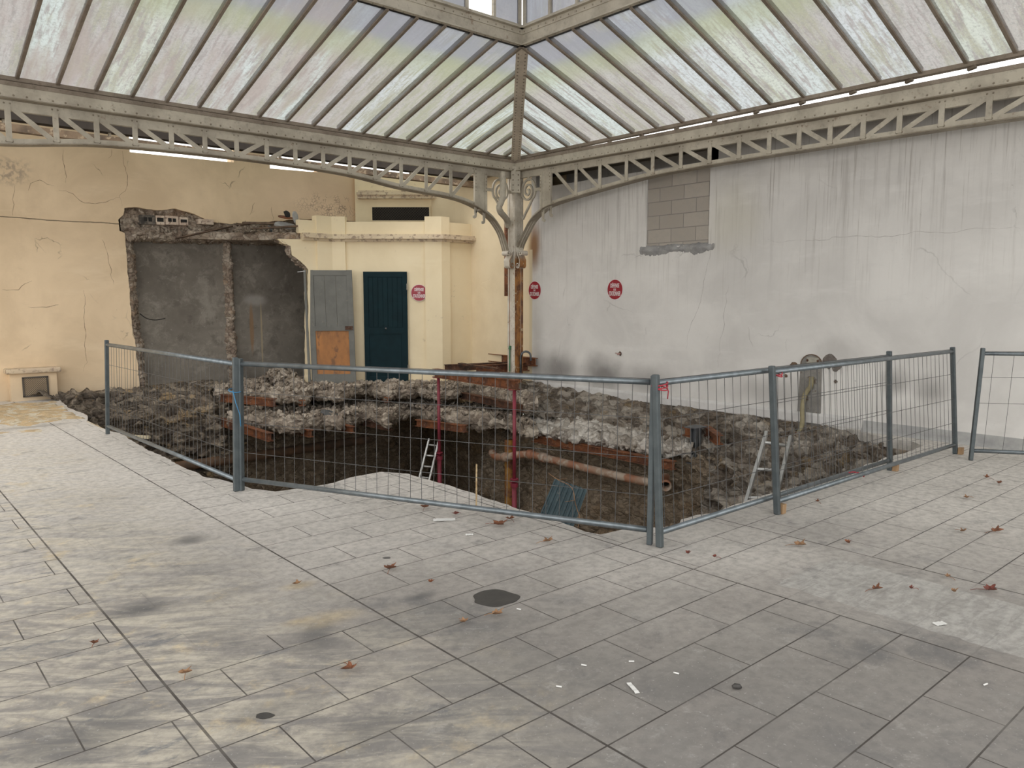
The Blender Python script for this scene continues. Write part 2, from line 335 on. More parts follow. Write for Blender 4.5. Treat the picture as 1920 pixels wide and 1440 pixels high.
def m_glass(name, direction):
    """wired, dirt-veiled roof glass; the dirt runs down the slope (along direction)"""
    t = NT(name); P = t.geo.outputs['Position']
    sc3 = (6, .7, .7) if direction == 'y' else (.7, 6, .7)
    oi = t.n('ObjectInfo'); rnd = oi.outputs['Random']
    s1 = t.noise(t.pos(sc3), 1.1, 8, .65); s2 = t.noise(t.pos(tuple(k*3 for k in sc3)), 1.3, 5, .6); n = t.noise(P, 30, 6, .7)
    c = t.mix(t.ramp(rnd, .25, .75), (.83, .90, .86), (.84, .87, .90))
    c = t.mix(t.math('MULTIPLY', t.ramp(rnd, .62, .7), .6), c, (.80, .84, .66))
    c = t.mix(t.math('MULTIPLY', t.math('GREATER_THAN', t.math('FRACT', t.math('MULTIPLY', rnd, 7.3)), .62), .75), c, (.64, .57, .54))
    c = t.mix(t.math('MULTIPLY', t.ramp(s1, .46, .62), .9), c, (.56, .54, .42))
    c = t.mix(t.math('MULTIPLY', t.ramp(s2, .48, .64), .8), c, (.50, .44, .42))
    c = t.mix(t.math('MULTIPLY', t.ramp(n, .45, .66), .6), c, (.42, .42, .39)); c = t.mix(t.math('MULTIPLY', t.ramp(t.noise(P, 75, 4), .56, .66), .4), c, (.9, .92, .9))
    x, y, z = t.xyz()
    if direction == 'y':     # the left slope is browner towards the entrance side, mossy nearer the hip
        br_ = t.math('MULTIPLY', t.ramp(t.math('ADD', x, t.math('MULTIPLY', s1, 2)), 7.2, 5.4), t.ramp(t.noise(t.pos((2.5, .5, .5), (3, 0, 0)), 1.2, 6), .42, .6))
        c = t.mix(t.math('MULTIPLY', br_, .6), c, (.56, .46, .42))
        c = t.mix(t.math('MULTIPLY', t.math('MULTIPLY', t.ramp(x, 4.5, 6.5), t.ramp(s2, .42, .6)), .45), c, (.58, .62, .40))
    top = t.ramp(t.math('ADD', z, t.math('MULTIPLY', t.math('SUBTRACT', t.noise(P, 3, 5), .5), .16)), 4.57, 4.66)
    top = t.math('MULTIPLY', top, t.ramp(t.noise(P, 1.3, 4), .3, .55, .45, 1)); c = t.mix(t.math('MULTIPLY', top, .75), c, (.42, .43, .49))
    edge = t.math('MULTIPLY', t.ramp(z, 4.45, 4.57), t.ramp(z, 4.68, 4.60))
    c = t.mix(t.math('MULTIPLY', edge, .5), c, (.52, .56, .34))
    tr = t.n('BsdfTransparent'); tl = t.n('BsdfTranslucent'); df = t.n('BsdfGlossy'); df.inputs['Roughness'].default_value = .35
    dk = t.mix(1.0, c, (.335, .345, .355), 'MULTIPLY'); ck = t.mix(1.0, c, (.44, .45, .46), 'MULTIPLY')
    t.put(tr.inputs[0], dk); t.put(tl.inputs[0], ck)
    m1 = t.n('MixShader'); m1.inputs[0].default_value = .36; t.link(tr.outputs[0], m1.inputs[1]); t.link(tl.outputs[0], m1.inputs[2])
    m2 = t.n('MixShader'); m2.inputs[0].default_value = .04; t.link(m1.outputs[0], m2.inputs[1]); t.link(df.outputs[0], m2.inputs[2])
    t.link(m2.outputs[0], t.out.inputs[0]); t.t.nodes.remove(t.b)
    return t.m

M = {}
M['floor'] = m_floor()
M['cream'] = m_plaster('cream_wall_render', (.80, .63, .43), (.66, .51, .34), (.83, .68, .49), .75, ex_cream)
M['kiosk'] = m_plaster('pale_cream_kiosk_render', (.85, .73, .51), (.78, .66, .45), (.88, .78, .57), False, lambda t, c: t.mix(t.math('MULTIPLY', t.math('MULTIPLY', t.ramp(t.noise(t.geo.outputs['Position'], 8, 6), .62, .7), t.ramp(t.noise(t.geo.outputs['Position'], 1.2, 3), .5, .6)), .5), c, (.35, .28, .2)), .2)
M['cap'] = m_plaster('weathered_cornice_render', (.70, .59, .42), (.57, .46, .34), (.74, .64, .48), False, lambda t, c: t.mix(t.math('MULTIPLY', t.ramp(t.noise(t.geo.outputs['Position'], 12, 6), .5, .62), .65), c, (.22, .15, .12)), .3)
M['white'] = m_plaster('whitewashed_wall_render', (.74, .725, .70), (.62, .605, .585), (.80, .785, .765), .3, ex_white)
M['grey'] = m_plaster('dark_grey_plaster', (.235, .212, .18), (.155, .138, .117), (.30, .272, .235), False, ex_grey)
M['block'] = None
t = NT('bare_concrete_blocks')
br = t.n('TexBrick'); sw = t.n('CombineXYZ'); X3 = t.xyz(); t.link(X3[1], sw.inputs[0]); t.link(X3[2], sw.inputs[1]); t.link(sw.outputs[0], br.inputs['Vector'])
for k, v in (('Scale', 1), ('Mortar Size', .007), ('Mortar Smooth', .3), ('Brick Width', .44), ('Row Height', .205)): br.inputs[k].default_value = v
br.inputs['Color1'].default_value = (.44, .40, .35, 1); br.inputs['Color2'].default_value = (.36, .325, .285, 1); br.inputs['Mortar'].default_value = (.27, .25, .23, 1)
f_ = t.noise(t.geo.outputs['Position'], 12, 7)
M['block'] = t.done(t.mix(t.math('MULTIPLY', t.ramp(f_, .4, .7), .4), br.outputs['Color'], (.36, .34, .31)), .9, 0, t.math('SUBTRACT', f_, br.outputs['Fac']), .6, .012)
M['mortar'] = plain('grey_cement_smear', (.27, .27, .27), (.38, .375, .37), 7, .9, bstr=.7, bdist=.02)
M['iron'] = m_iron()
M['iron_dark'] = m_iron('darker_rustier_iron_paint', (.33, .29, .225), (.21, .175, .13), .7)  # darker, rustier version of the iron paint for soffits, flanges and rivets
M['iron_bar'] = m_iron('weathered_glazing_bar', (.30, .25, .20), (.18, .145, .11), .7)
M['column'] = m_column()
M['glassL'] = m_glass('dirty_wired_roof_glass', 'y')
M['glassR'] = m_glass('hazy_wired_roof_glass', 'x')
M['rust'] = m_rust('orange_rusted_steel')
M['rust_dark'] = m_rust('dark_rusted_steel', (.13, .06, .035), (.05, .03, .022), (.24, .16, .12))
M['red_prop'] = plain('dark_red_prop_paint', (.27, .03, .055), (.20, .03, .045), 9, .5, bstr=.1)
M['galv'] = plain('dull_galvanised_tube', (.10, .118, .125), (.078, .093, .10), 12, .5, .45, .1, .002)
M['galv_rail'] = plain('brighter_galvanised_rail', (.22, .25, .27), (.16, .185, .20), 12, .38, .7, .1, .002)
M['wire'] = plain('fence_wire', (.12, .12, .12), (.08, .078, .075), 12, .5, .4, .05, .001)
M['wood'] = plain('pale_sawn_wood', (.36, .235, .13), (.27, .17, .09), 14, .8, stretch=(1, 1, .3))
M['plank'] = plain('weathered_timber', (.17, .115, .075), (.09, .06, .045), 9, .85, bstr=.4)
M['oldwood'] = plain('rough_brown_timber_beam', (.20, .14, .09), (.09, .065, .045), 5, .9, bstr=.6, bdist=.01, spots=((.32, .25, .17), 3, .56))
M['green_door'] = plain('dark_teal_door_paint', (.004, .021, .027), (.003, .016, .021), 5, .7, bstr=.08, spec=.2)
M['grey_door'] = plain('worn_grey_door_paint', (.17, .17, .155), (.14, .14, .128), 4, .8, spots=((.2, .19, .16), 3, .62))
M['ply'] = plain('orange_plywood_infill', (.42, .185, .062), (.27, .125, .052), 4, .75, stretch=(1, 1, .5), spots=((.2, .10, .05), 1.3, .56))
M['black'] = plain('dark_mesh_backing', (.02, .018, .016), None, 8, .9)
M['grille'] = plain('dark_grille_wire', (.085, .07, .055), None, 8, .7)
M['sign_red'] = plain('red_sign_enamel', (.33, .012, .03), (.29, .012, .028), 4, .35, bstr=.03)
M['sign_white'] = plain('white_sign_lettering', (.82, .74, .75), (.76, .68, .69), 4, .4, bstr=.02)
M['earth'] = m_rock('damp_brown_earth_bank', (.07, .053, .038), (.205, .162, .122), (.60, .55, .48), oamt=.35, lamt=.42, wet=.6)
M['earthL'] = m_rock('dark_earth_and_old_masonry', (.055, .042, .032), (.20, .158, .118), (.50, .42, .32), (.60, .42, .21), .5, .75, lamt=.38)
M['cellar'] = m_rock('brown_cellar_earth_wall', (.17, .125, .085), (.30, .235, .165), (.44, .36, .27), (.46, .27, .11), .2, .8, 1.4, .35)
M['rubble'] = m_rock('crumbled_concrete_rubble', (.15, .115, .088), (.41, .34, .27), (.68, .60, .50), oamt=.06, lamt=.55, wet=.85, zst=1)
M['ledge'] = m_rock('pale_crumbly_screed', (.22, .185, .15), (.56, .51, .45), (.88, .84, .78), oamt=.1, lamt=.65, wet=.7, zst=1)
M['masonry'] = m_rock('torn_masonry_edge', (.20, .145, .11), (.44, .35, .27), (.68, .60, .50), (.46, .28, .15), .35, .9, 1.3, .5, zst=1.3)
M['sand'] = plain('spilt_yellow_sand', (.60, .44, .25), (.42, .33, .21), 5, .95, bstr=.8, bdist=.03, spots=((.60, .54, .42), 1.2, .5))
M['slabedge'] = plain('pale_cut_concrete_edge', (.52, .50, .47), (.36, .34, .31), 9, .9, bstr=.6, bdist=.02)
M['clay'] = plain('dusty_orange_drain_pipe', (.31, .13, .07), (.34, .245, .18), 3, .6, spots=((.42, .34, .27), 2, .5))
M['pipe_old'] = plain('old_rusty_pipe', (.16, .09, .05), (.09, .06, .04), 6, .8, bstr=.3)
M['leaf'] = plain('dry_brown_leaf', (.22, .085, .04), (.12, .05, .028), 25, .8)
M['leaf2'] = plain('pale_dry_leaf', (.33, .19, .10), (.20, .11, .06), 25, .8)
M['leaf3'] = plain('reddish_dry_leaf', (.20, .05, .035), (.12, .04, .03), 25, .8)
M['brick'] = plain('pale_hollow_brick', (.66, .56, .46), (.50, .38, .30), 9, .9, bstr=.6, bdist=.02, spots=((.2, .14, .11), 2, .56))
M['dark_brick'] = plain('dark_hollow_brick', (.05, .045, .04), (.2, .17, .14), 9, .9, bstr=.6, bdist=.02)  # darkest brick colour in the lintel
M['gutter'] = plain('black_brown_gutter', (.045, .035, .027), (.03, .024, .02), 6, .9)
M['paper'] = plain('white_paper', (.72, .72, .70), (.62, .62, .60), 9, .8)
M['stain'] = plain('dark_damp_stain', (.052, .048, .044), (.038, .036, .034), 12, .55, bstr=.1)
M['alu'] = plain('aluminium_ladder', (.50, .50, .49), (.38, .38, .37), 8, .4, .6)
M['steelgrey'] = plain('grey_steel_plate', (.13, .14, .15), (.09, .095, .10), 9, .5, .3)
M['corr'] = plain('blue_grey_corrugated_sheet', (.060, .095, .108), (.042, .07, .082), 5, .5, .2, spots=((.16, .16, .15), 5, .62))
M['red_tie'] = plain('red_plastic_tie', (.42, .03, .05), None, 9, .5)
M['blue_tie'] = plain('blue_string', (.05, .22, .42), None, 9, .6)
M['green_pl'] = plain('green_plastic_strip', (.03, .14, .06), None, 9, .5)
M['hose'] = plain('yellowed_plastic_hose', (.30, .26, .15), (.22, .19, .11), 9, .6)

# ================================================================ the setting
def outline_jitter(pts, step=.12, amp=.03, seed=0):
    """subdivide an outline and roughen it"""
    out = []; rnd = random.Random(seed)
    for i in range(len(pts)-1):
        p = Vector(pts[i]); q = Vector(pts[i+1]); L = (q-p).length; n = max(1, int(L/step))
        for k in range(n):
            x = p.lerp(q, k/n); nn = noise.noise_vector(Vector((x.x*4+seed, x.y*4, 0)))*amp*1.6
            out.append((x.x+nn.x+rnd.uniform(-amp, amp)*.5, x.y+nn.y+rnd.uniform(-amp, amp)*.5))
    out.append(tuple(pts[-1])); return out

rim_px = [(120, 757), (130, 765), (163, 778), (163, 790), (190, 803), (225, 812), (260, 835), (300, 853), (350, 878), (380, 893), (437, 905), (470, 917), (515, 922), (560, 915),
          (625, 905), (665, 893), (718, 884), (765, 888), (860, 916), (960, 950), (1040, 975), (1100, 997), (1123, 1002), (1169, 993), (1242, 989), (1271, 985), (1279, 974),
          (1308, 965), (1337, 960), (1397, 940), (1463, 920), (1563, 893), (1663, 858), (1697, 850), (1730, 835), (1710, 828), (1660, 820), (1612, 809)]
rim = [G(*p) for p in rim_px]; rim = [(p.x, p.y) for p in rim]
rim = [(2.62, 14.6)]+rim+[(9.44, 4.5)]
rimj = outline_jitter(rim, .07, .014, 3)
rimj = [(min(a, 9.44), min(b, 14.6)) for a, b in rimj]
fl = MB()
outer = [(-12, 14.6), (-12, -12), (9.44, -12)]
poly = rimj+outer[::-1]
TH = .11
n = len(poly)
def tri_slab(name, poly, z0, z1, m, parent=None, kind=None, mside=None):
    bm = bmesh.new(); vs = [bm.verts.new((x, y, z1)) for x, y in poly]; f = bm.faces.new(vs)
    ret = bmesh.ops.extrude_face_region(bm, geom=[f]); lo = [g for g in ret['geom'] if isinstance(g, bmesh.types.BMVert)]
    for v in lo: v.co.z = z0
    bmesh.ops.recalc_face_normals(bm, faces=bm.faces)
    bmesh.ops.triangulate(bm, faces=[f for f in bm.faces if len(f.verts) > 4])
    me = bpy.data.meshes.new(name); bm.to_mesh(me); bm.free(); me.materials.append(m)
    if mside:
        me.materials.append(mside)
        for p in me.polygons:
            if abs(p.normal.z) < .5: p.material_index = 1
    o = bpy.data.objects.new(name, me); col.objects.link(o)
    if parent: o.parent = parent
    return tag(o, kind=kind)
o = tri_slab('floor', poly, -TH, 0, M['floor'], kind='structure', mside=M['slabedge'])
o['label'] = 'stamped concrete paving in long tiles around the dig'

# earth under the paving along the near rim
mb = MB(); zs = [-TH, -.6, -1.3, -2.0, -3.1]
for i, (a, b) in enumerate(rimj):
    for k, z in enumerate(zs):
        mb.v.append(Vector((a, b, z))+noise.noise_vector(Vector((a*2, b*2, z*2)))*.05*(k > 0))
for i in range(len(rimj)-1):
    for k in range(len(zs)-1): mb.f.append((i*5+k, i*5+k+1, i*5+5+k+1, i*5+5+k))
mb.build('wall_pit_near', M['earthL'], kind='structure', smooth=True, normals=False)
mb = MB(); mb.box(1.5, 12, 2.5, 16, -3.2, -3.05); mb.build('floor_pit', M['cellar'], kind='structure')

# ---- rough surfaces: lofted control grid with rocky displacement
def rocky(p, amp, f=1.0, strata=1.5, seed=0.0):
    q = Vector((p.x*f+seed, p.y*f, p.z*f*strata))
    w = q+noise.noise_vector(q*1.5)*.12
    d = noise.voronoi(w*2.6)[0]; e = min(d[1]-d[0], .5)
    d2 = noise.voronoi(w*7.0+Vector((5, 3, 1)))[0]; e2 = min(d2[1]-d2[0], .5)
    return amp*(noise.fractal(q*.9, .9, 2.1, 4)*1.1+e*2.3-.55+(e2-.2)*1.0+noise.fractal(q*7, .8, 2.2, 4)*.5)
def loft(name, grid, nu, nv, m, amp=.08, f=1.0, strata=1.5, seed=0, parent=None, kind='structure', fade=(0, 0, 0, 0), label=None, smooth=True):
    """grid[i][j]: control points, i along, j across; fade = border fractions (u0,u1,v0,v1) kept calm"""
    gi, gj = len(grid), len(grid[0]); P = []
    def at(u, v):
        x = u*(gi-1); y = v*(gj-1); i = min(int(x), gi-2); j = min(int(y), gj-2); x -= i; y -= j
        return grid[i][j].lerp(grid[i+1][j], x).lerp(grid[i][j+1].lerp(grid[i+1][j+1], x), y)
    for i in range(nu+1):
        for j in range(nv+1): P.append(at(i/nu, j/nv))
    Q = []
    for i in range(nu+1):
        for j in range(nv+1):
            a = P[max(i-2, 0)*(nv+1)+j]; b = P[min(i+2, nu)*(nv+1)+j]; c = P[i*(nv+1)+max(j-2, 0)]; d = P[i*(nv+1)+min(j+2, nv)]
            nrm = (b-a).cross(d-c)
            nrm = nrm.normalized() if nrm.length > 1e-9 else UP
            k = 1.0
            for fr, x in ((fade[0], i/nu), (fade[1], 1-i/nu), (fade[2], j/nv), (fade[3], 1-j/nv)):
                if fr and x < fr: k *= x/fr
            p = P[i*(nv+1)+j]; Q.append(p+nrm*rocky(p, amp, f, strata, seed)*k+noise.noise_vector(p*9)*amp*.25*k)
    mb = MB(); mb.v = Q
    mb.f = [(i*(nv+1)+j, i*(nv+1)+j+1, (i+1)*(nv+1)+j+1, (i+1)*(nv+1)+j) for i in range(nu) for j in range(nv)]
    o = mb.build(name, m, parent, smooth=smooth, kind=kind, normals=False)
    if label: o['label'] = label
    return o
V = lambda a, b, z: Vector((a, b, z))

# left bank: masonry and dark earth under the cream wall, going down
loft('wall_pit_left', [[V(1.9, 14.62, .05), V(2.3, 14.3, -.03), V(2.6, 14.0, -.25), V(2.5, 13.9, -.9), V(2.4, 13.8, -1.8), V(2.4, 13.8, -3.1)],
                       [V(3.0, 14.62, .07), V(3.0, 14.25, 0), V(3.1, 13.95, -.35), V(3.1, 13.75, -.9), V(3.1, 13.7, -1.8), V(3.1, 13.7, -3.1)],
                       [V(3.9, 14.9, .05), V(3.9, 14.2, .0), V(3.9, 13.8, -.35), V(3.9, 13.7, -.9), V(3.9, 13.75, -1.8), V(3.9, 13.75, -3.1)],
                       [V(4.7, 14.95, .1), V(4.7, 14.0, .02), V(4.8, 13.5, -.3), V(4.8, 13.2, -.75), V(4.8, 13.3, -1.5), V(4.8, 13.5, -3.1)],
                       [V(5.3, 14.95, .1), V(5.3, 14.1, .0), V(5.3, 13.7, -.4), V(5.3, 13.6, -.9), V(5.3, 13.7, -1.4), V(5.3, 13.8, -3.1)]],
     150, 130, M['earthL'], .13, 1.2, 2.0, 1, fade=(0, 0, .22, 0))
# cellar back wall and deep side walls
loft('wall_cellar_back', [[V(5.2, 13.7, -.5), V(5.2, 13.6, -1.2), V(5.2, 13.6, -3.1)], [V(7.2, 14.1, -.5), V(7.2, 14.0, -1.2), V(7.2, 13.9, -3.1)]], 60, 70, M['cellar'], .05, 1.2, 1.2, 4)
loft('wall_cellar_recess', [[V(7.2, 14.0, -.3), V(7.2, 14.0, -3.1)], [V(7.3, 15.2, -.3), V(7.3, 15.2, -3.1)], [V(10.2, 15.2, -.3), V(10.2, 15.2, -3.1)], [V(10.0, 12.0, -.3), V(10.0, 12.0, -3.1)], [V(9.3, 10.4, -.3), V(9.3, 10.4, -3.1)]], 60, 20, M['cellar'], .04, 1, 1, 5)
mb = MB(); mb.box(7.0, 10.4, 13.3, 15.4, -.30, -.22); mb.build('ceiling_cellar', M['cellar'], kind='structure')
mb = MB(); mb.box(2.0, 7.2, 14.35, 14.6, -3.1, -.12); mb.build('wall_pit_leak_plug', M['cellar'], kind='structure')  # backing box added behind the pit to plug a light leak
# right bank
loft('wall_pit_right', [[V(8.9, 11.1, -.35), V(8.9, 11.1, -1.2), V(8.75, 11.1, -2), V(8.7, 11.1, -3.1)], [V(8.8, 8.5, -.35), V(8.8, 8.5, -1.2), V(8.6, 8.5, -2), V(8.55, 8.5, -3.1)],
                         [V(8.75, 6.2, -.45), V(8.70, 6.2, -1.2), V(8.5, 6.0, -2), V(8.4, 6.0, -3.1)], [V(8.62, 5.2, -.6), V(8.55, 5.2, -1.2), V(8.4, 5.2, -2), V(8.3, 5.2, -3.1)]], 150, 80, M['cellar'], .08, 1.5, 1.2, 6)
# upper bank beside the white wall
loft('bank_beside_white_wall', [[V(9.46, 11.9, .15), V(9.3, 11.8, .10), V(9.0, 11.6, .02), V(8.5, 11.5, -.1)],
                                [V(9.46, 10.2, .15), V(9.22, 10.1, .06), V(8.85, 9.9, -.12), V(8.55, 9.8, -.34)],
                                [V(9.46, 8.6, .10), V(9.28, 8.6, -.02), V(9.08, 8.6, -.2), V(8.85, 8.6, -.36)],
                                [V(9.46, 7.3, .03), V(9.28, 7.3, -.05), V(9.02, 7.3, -.24), V(8.8, 7.3, -.38)],
                                [V(9.46, 6.3, .03), V(9.22, 6.3, -.07), V(8.95, 6.3, -.28), V(8.7, 6.3, -.42)],
                                [V(9.46, 5.7, .0), V(9.2, 5.7, -.12), V(8.9, 5.7, -.34), V(8.6, 5.7, -.6)]], 170, 44, M['earth'], .075, 1.6, 1.2, 7, fade=(0, 0, .3, 0))
loft('bank_near_ladder', [[V(9.46, 5.9, .02), V(9.1, 5.9, -.14), V(8.75, 5.9, -.42), V(8.5, 5.9, -1.0), V(8.4, 5.9, -1.8), V(8.35, 5.9, -3.1)],
                          [V(9.46, 4.9, .02), V(9.1, 4.9, -.14), V(8.8, 4.8, -.40), V(8.5, 4.6, -.8), V(8.35, 4.5, -1.6), V(8.3, 4.4, -3.1)],
                          [V(9.46, 4.5, -.02), V(9.15, 4.3, -.14), V(8.8, 4.1, -.35), V(8.35, 3.9, -.6), V(7.9, 3.8, -1.3), V(7.8, 3.8, -3.1)],
                          [V(9.40, 4.0, -.06), V(9.18, 3.8, -.14), V(8.9, 3.6, -.28), V(8.5, 3.5, -.4), V(8.1, 3.4, -.7), V(7.9, 3.4, -3.1)],
                          [V(9.1, 3.45, -.1), V(9.0, 3.38, -.14), V(8.9, 3.30, -.2), V(8.6, 3.22, -.3), V(8.3, 3.18, -.6), V(7.9, 3.15, -3.1)]], 140, 140, M['earth'], .11, 1.6, 1.3, 8, fade=(0, 0, .12, 0))
# broken slabs
def broken_slab(name, front, back, ztop, th, m, amp, seed, lab, nu=150, nv=40, tz=None):
    """front/back: polylines of (a,b) with equal counts; top, broken edge and underside in one lofted skin"""
    g = []
    fr = outline_jitter(front, .12, .0, seed)
    for (fa, fb), (ba, bb) in zip(front, back):
        F = V(fa, fb, 0); B = V(ba, bb, 0); D = (B-F)
        L = D.length; D.normalize(); zt = ztop+(tz or 0)
        g.append([B+UP*(zt+.03), B.lerp(F, .5)+UP*(ztop+.01), F+D*.12+UP*ztop, F+D*.02+UP*(ztop-th*.3), F+UP*(ztop-th*.62), F+D*.07+UP*(ztop-th), F+D*(.5 if L > .7 else .3)+UP*(ztop-th*1.02), B+UP*(ztop-th)])
    return loft(name, g, nu, nv, m, amp, 1.9, 1.0, seed, label=lab)
def slab_lines(px, z, depth_d):
    f = [G(x, y, z) for x, y in px]; fr_, bk_ = [], []
    for p in f:
        fr_.append((p.x, p.y)); D = depth_d-p.dot(AHEAD); q = p+AHEAD*max(D, .7); q.x = min(q.x, 9.42); q.y = min(q.y, 14.84); bk_.append((q.x, q.y))
    return fr_, bk_
up_front, up_back = slab_lines([(400, 748), (457, 744), (500, 750), (565, 757), (586, 749), (636, 753), (661, 745), (690, 740), (727, 749), (748, 747), (794, 745), (821, 752), (880, 742), (947, 757), (988, 770), (1010, 770)], -.16, 15.0)
broken_slab('floor_upper_broken', up_front, up_back, .0, .15, M['rubble'], .06, 11, 'crumbling upper floor slab in front of the doors', 190, 60, .04)
lo_front, lo_back = slab_lines([(425, 800), (457, 800), (519, 809), (565, 813), (602, 803), (636, 805), (661, 797), (690, 793), (727, 805), (742, 788), (773, 783), (815, 790), (842, 797), (876, 801), (926, 803), (953, 805), (988, 822), (1010, 822)], -.55, 14.7)
lo_back = [(min(a, 9.3), min(b, 14.1)) for a, b in lo_back]
broken_slab('floor_lower_broken', lo_front, lo_back, -.38, .17, M['rubble'], .06, 12, 'crumbling lower floor slab over the dark cellar', 170, 60, .02)
broken_slab('floor_ledge_broken', [(8.2, 9.4), (8.17, 8.3), (8.29, 7.7), (8.37, 7.1), (8.35, 6.5), (8.6, 6.2)], [(9.1, 9.6), (9.2, 8.5), (9.2, 7.7), (9.2, 7.1), (9.1, 6.6), (9.0, 6.3)], -.38, .16, M['ledge'], .055, 13, 'pale crumbly ledge of the lower slab beside the white wall', 150, 46, .02)

# ---- left wall with the torn opening
def notch_wall():
    edge = [PB(262, 745, 14.51), PB(260, 700, 14.51), PB(255, 660, 14.51), PB(247, 600, 14.51), PB(244, 560, 14.51), PB(240, 510, 14.51), PB(236, 460, 14.51), PB(234, 437, 14.51), PB(224, 433, 14.51), PB(223, 412, 14.51),
            PB(232, 402, 14.51), PB(233, 390, 14.51), PB(255, 388, 14.51), PB(290, 394, 14.51), PB(330, 391, 14.51), PB(360, 400, 14.51), PB(395, 415, 14.51), PB(430, 420, 14.51), PB(470, 418, 14.51), PB(540, 412, 14.51), PB(600, 410, 14.51)]
    e = outline_jitter([(p.x, p.z) for p in edge], .05, .012, 5)
    hole = [(x, z) for x, z in e]
    outl = [(-9, -.05), hole[0]]
    outl = [(-9, -.05)]+[(hole[0][0], -.05)]+hole+[(9.6, hole[-1][1]), (9.6, 4.17)]
    # two lowered stretches in the wall head let the daylight in
    for x0, x1 in ((7.45, 6.45), (5.75, 3.95)):
        outl += [(x0, 4.19 if x0 > 7 else 4.5), (x0, 4.15), (x1, 4.12), (x1, 4.5)]
    outl += [(-9, 4.5)]
    mb = MB(); mb.prism(outl, (0, 14.51, 0), (1, 0, 0), (0, 0, 1), (0, .32, 0))
    me = mb.build('wall_left', M['cream'], kind='structure')
    bm = bmesh.new(); bm.from_mesh(me.data); bmesh.ops.triangulate(bm, faces=[f for f in bm.faces if len(f.verts) > 4]); bm.to_mesh(me.data); bm.free()
    me['label'] = 'cracked cream rendered wall with a torn opening'
notch_wall()
# exposed masonry around the opening (jagged band set into the wall thickness)
eL = [PB(268, 735, 14.53), PB(262, 690, 14.53), PB(257, 640, 14.53), PB(250, 580, 14.53), PB(246, 520, 14.53), PB(242, 460, 14.53), PB(236, 400, 14.53)]
g = [[V(p.x-.10, 14.56, p.z), V(p.x+.02, 14.55, p.z), V(p.x+.12, 14.70, p.z), V(p.x+.16, 14.86, p.z)] for p in eL]
loft('wall_left_torn_edge', g, 130, 14, M['masonry'], .035, 3.0, 1.6, 21)
tops = [(232, 396, 452), (270, 394, 449), (320, 396, 450), (370, 404, 451), (430, 418, 454), (480, 420, 456), (540, 420, 458)]
g = []
for x, y0, y1 in tops:
    a = PB(x, y0-8, 14.56); b = PB(x, (y0+y1)/2, 14.52); c = PB(x, y1, 14.56); g.append([V(a.x, 14.60, a.z), V(b.x, 14.55, b.z+.05), V(b.x, 14.52, b.z-.05), V(c.x, 14.56, c.z+.02), V(c.x, 14.9, c.z)])
loft('wall_left_torn_lintel', g, 130, 34, M['masonry'], .05, 2.6, 1.2, 22)
# grey inner wall, partition stub
mb = MB(); mb.box(-3, 7.1, 14.86, 15.0, -3.2, -.2); mb.box(-3, 9.6, 14.86, 15.0, -.2, 3.3); o = mb.build('wall_inner_grey', M['grey'], kind='structure'); o['label'] = 'dark grey plaster wall behind the torn opening'
x_ = PB(432, 600, 14.8).x
g = [[V(x_-.07+.02*math.sin(z*5), 14.87, z), V(x_-.01, 14.72, z), V(x_+.06, 14.74, z), V(x_+.09, 14.87, z)] for z in (-.1, .4, .8, 1.2, 1.6, 2.0, 2.4, 2.8)]
loft('wall_partition_stub', g, 110, 8, M['masonry'], .03, 4, 1.3, 23)

# ---- right wall
mb = MB()
by0 = PA(1332, 320, 9.43).y; by1 = PA(1213, 345, 9.43).y; bz0 = 2.40; bz1 = 3.46
cv0, cv1, cz0, cz1 = 6.45, 10.2, 3.56, 3.90
W = 9.43; W2 = 9.75; ZT = 3.90
mb.box(W, W2, -12, by0, -.12, ZT)
mb.box(W, W2, by1, 13.0, -.12, cz0)
mb.box(W, W2, by0, by1, -.12, bz0); mb.box(W, W2, by0, by1, bz1, cz0)
mb.box(W, W2, by0, cv0, cz0-.0, ZT)
mb.box(W, W2, 10.2, 16, cz0, 4.2); mb.box(W, W2, 13.0, 16, -.12, cz0)
mb.box(10.3, 10.4, by0-.2, 12.6, 3.4, 4.0); mb.box(W2, 10.4, by0, 12.6, 3.50, 3.56); mb.box(W2, 10.4, 12.5, 12.6, 3.5, 4.0)
o = mb.build('wall_right', M['white'], kind='structure'); o['label'] = 'streaked whitewashed wall, painted cream beyond the column'
mb = MB(); mb.box(W+.025, W2, by0-.01, by1+.01, bz0-.02, bz1); o = mb.build('wall_blocked_window', M['block'], kind='structure'); o['label'] = 'blocked-up window of bare concrete blocks'
g = [[V(W+.01, b, bz0-.12+.03*math.sin(b*9)), V(W-.035, b, bz0-.05), V(W-.01, b, bz0+.0), V(W+.03, b, bz0+.03)] for b in [by0-.10+.07*k for k in range(20)] if b < by1+.14]
loft('window_sill_smear', g, 60, 8, M['mortar'], .012, 5, 1, 31)
mb = MB(); mb.box(9.05, 10.5, -2, 12.6, 3.90, 3.94); mb.build('ceiling_sky_block_strip', M['iron_dark'], kind='structure')  # opaque cover added to block the sky between girder and wall
# base of the white wall: pale coved skirting
mb = MB()
mb.prism([(0, 0), (-.075, 0), (-.06, .02), (-.018, .055), (0, .13)], (W, -10, 0), (1, 0, 0), (0, 0, 1), (0, 14.25, 0)); mb.build('baseboard_right', plain('grey_cement_skirting', (.30, .30, .30), (.4, .4, .39), 5, .85), kind='structure')
mb = MB(); mb.prism([(.02, 0.0), (-.035, .0), (-.03, .10), (-.012, .13), (.02, .15)], (W, 4.3, 0.02), (1, 0, 0), (0, 0, 1), (0, 5.9, 0)); mb.build('trim_right', plain('white_cement_skirting', (.62, .61, .60), (.52, .51, .50), 4, .85), kind='structure')

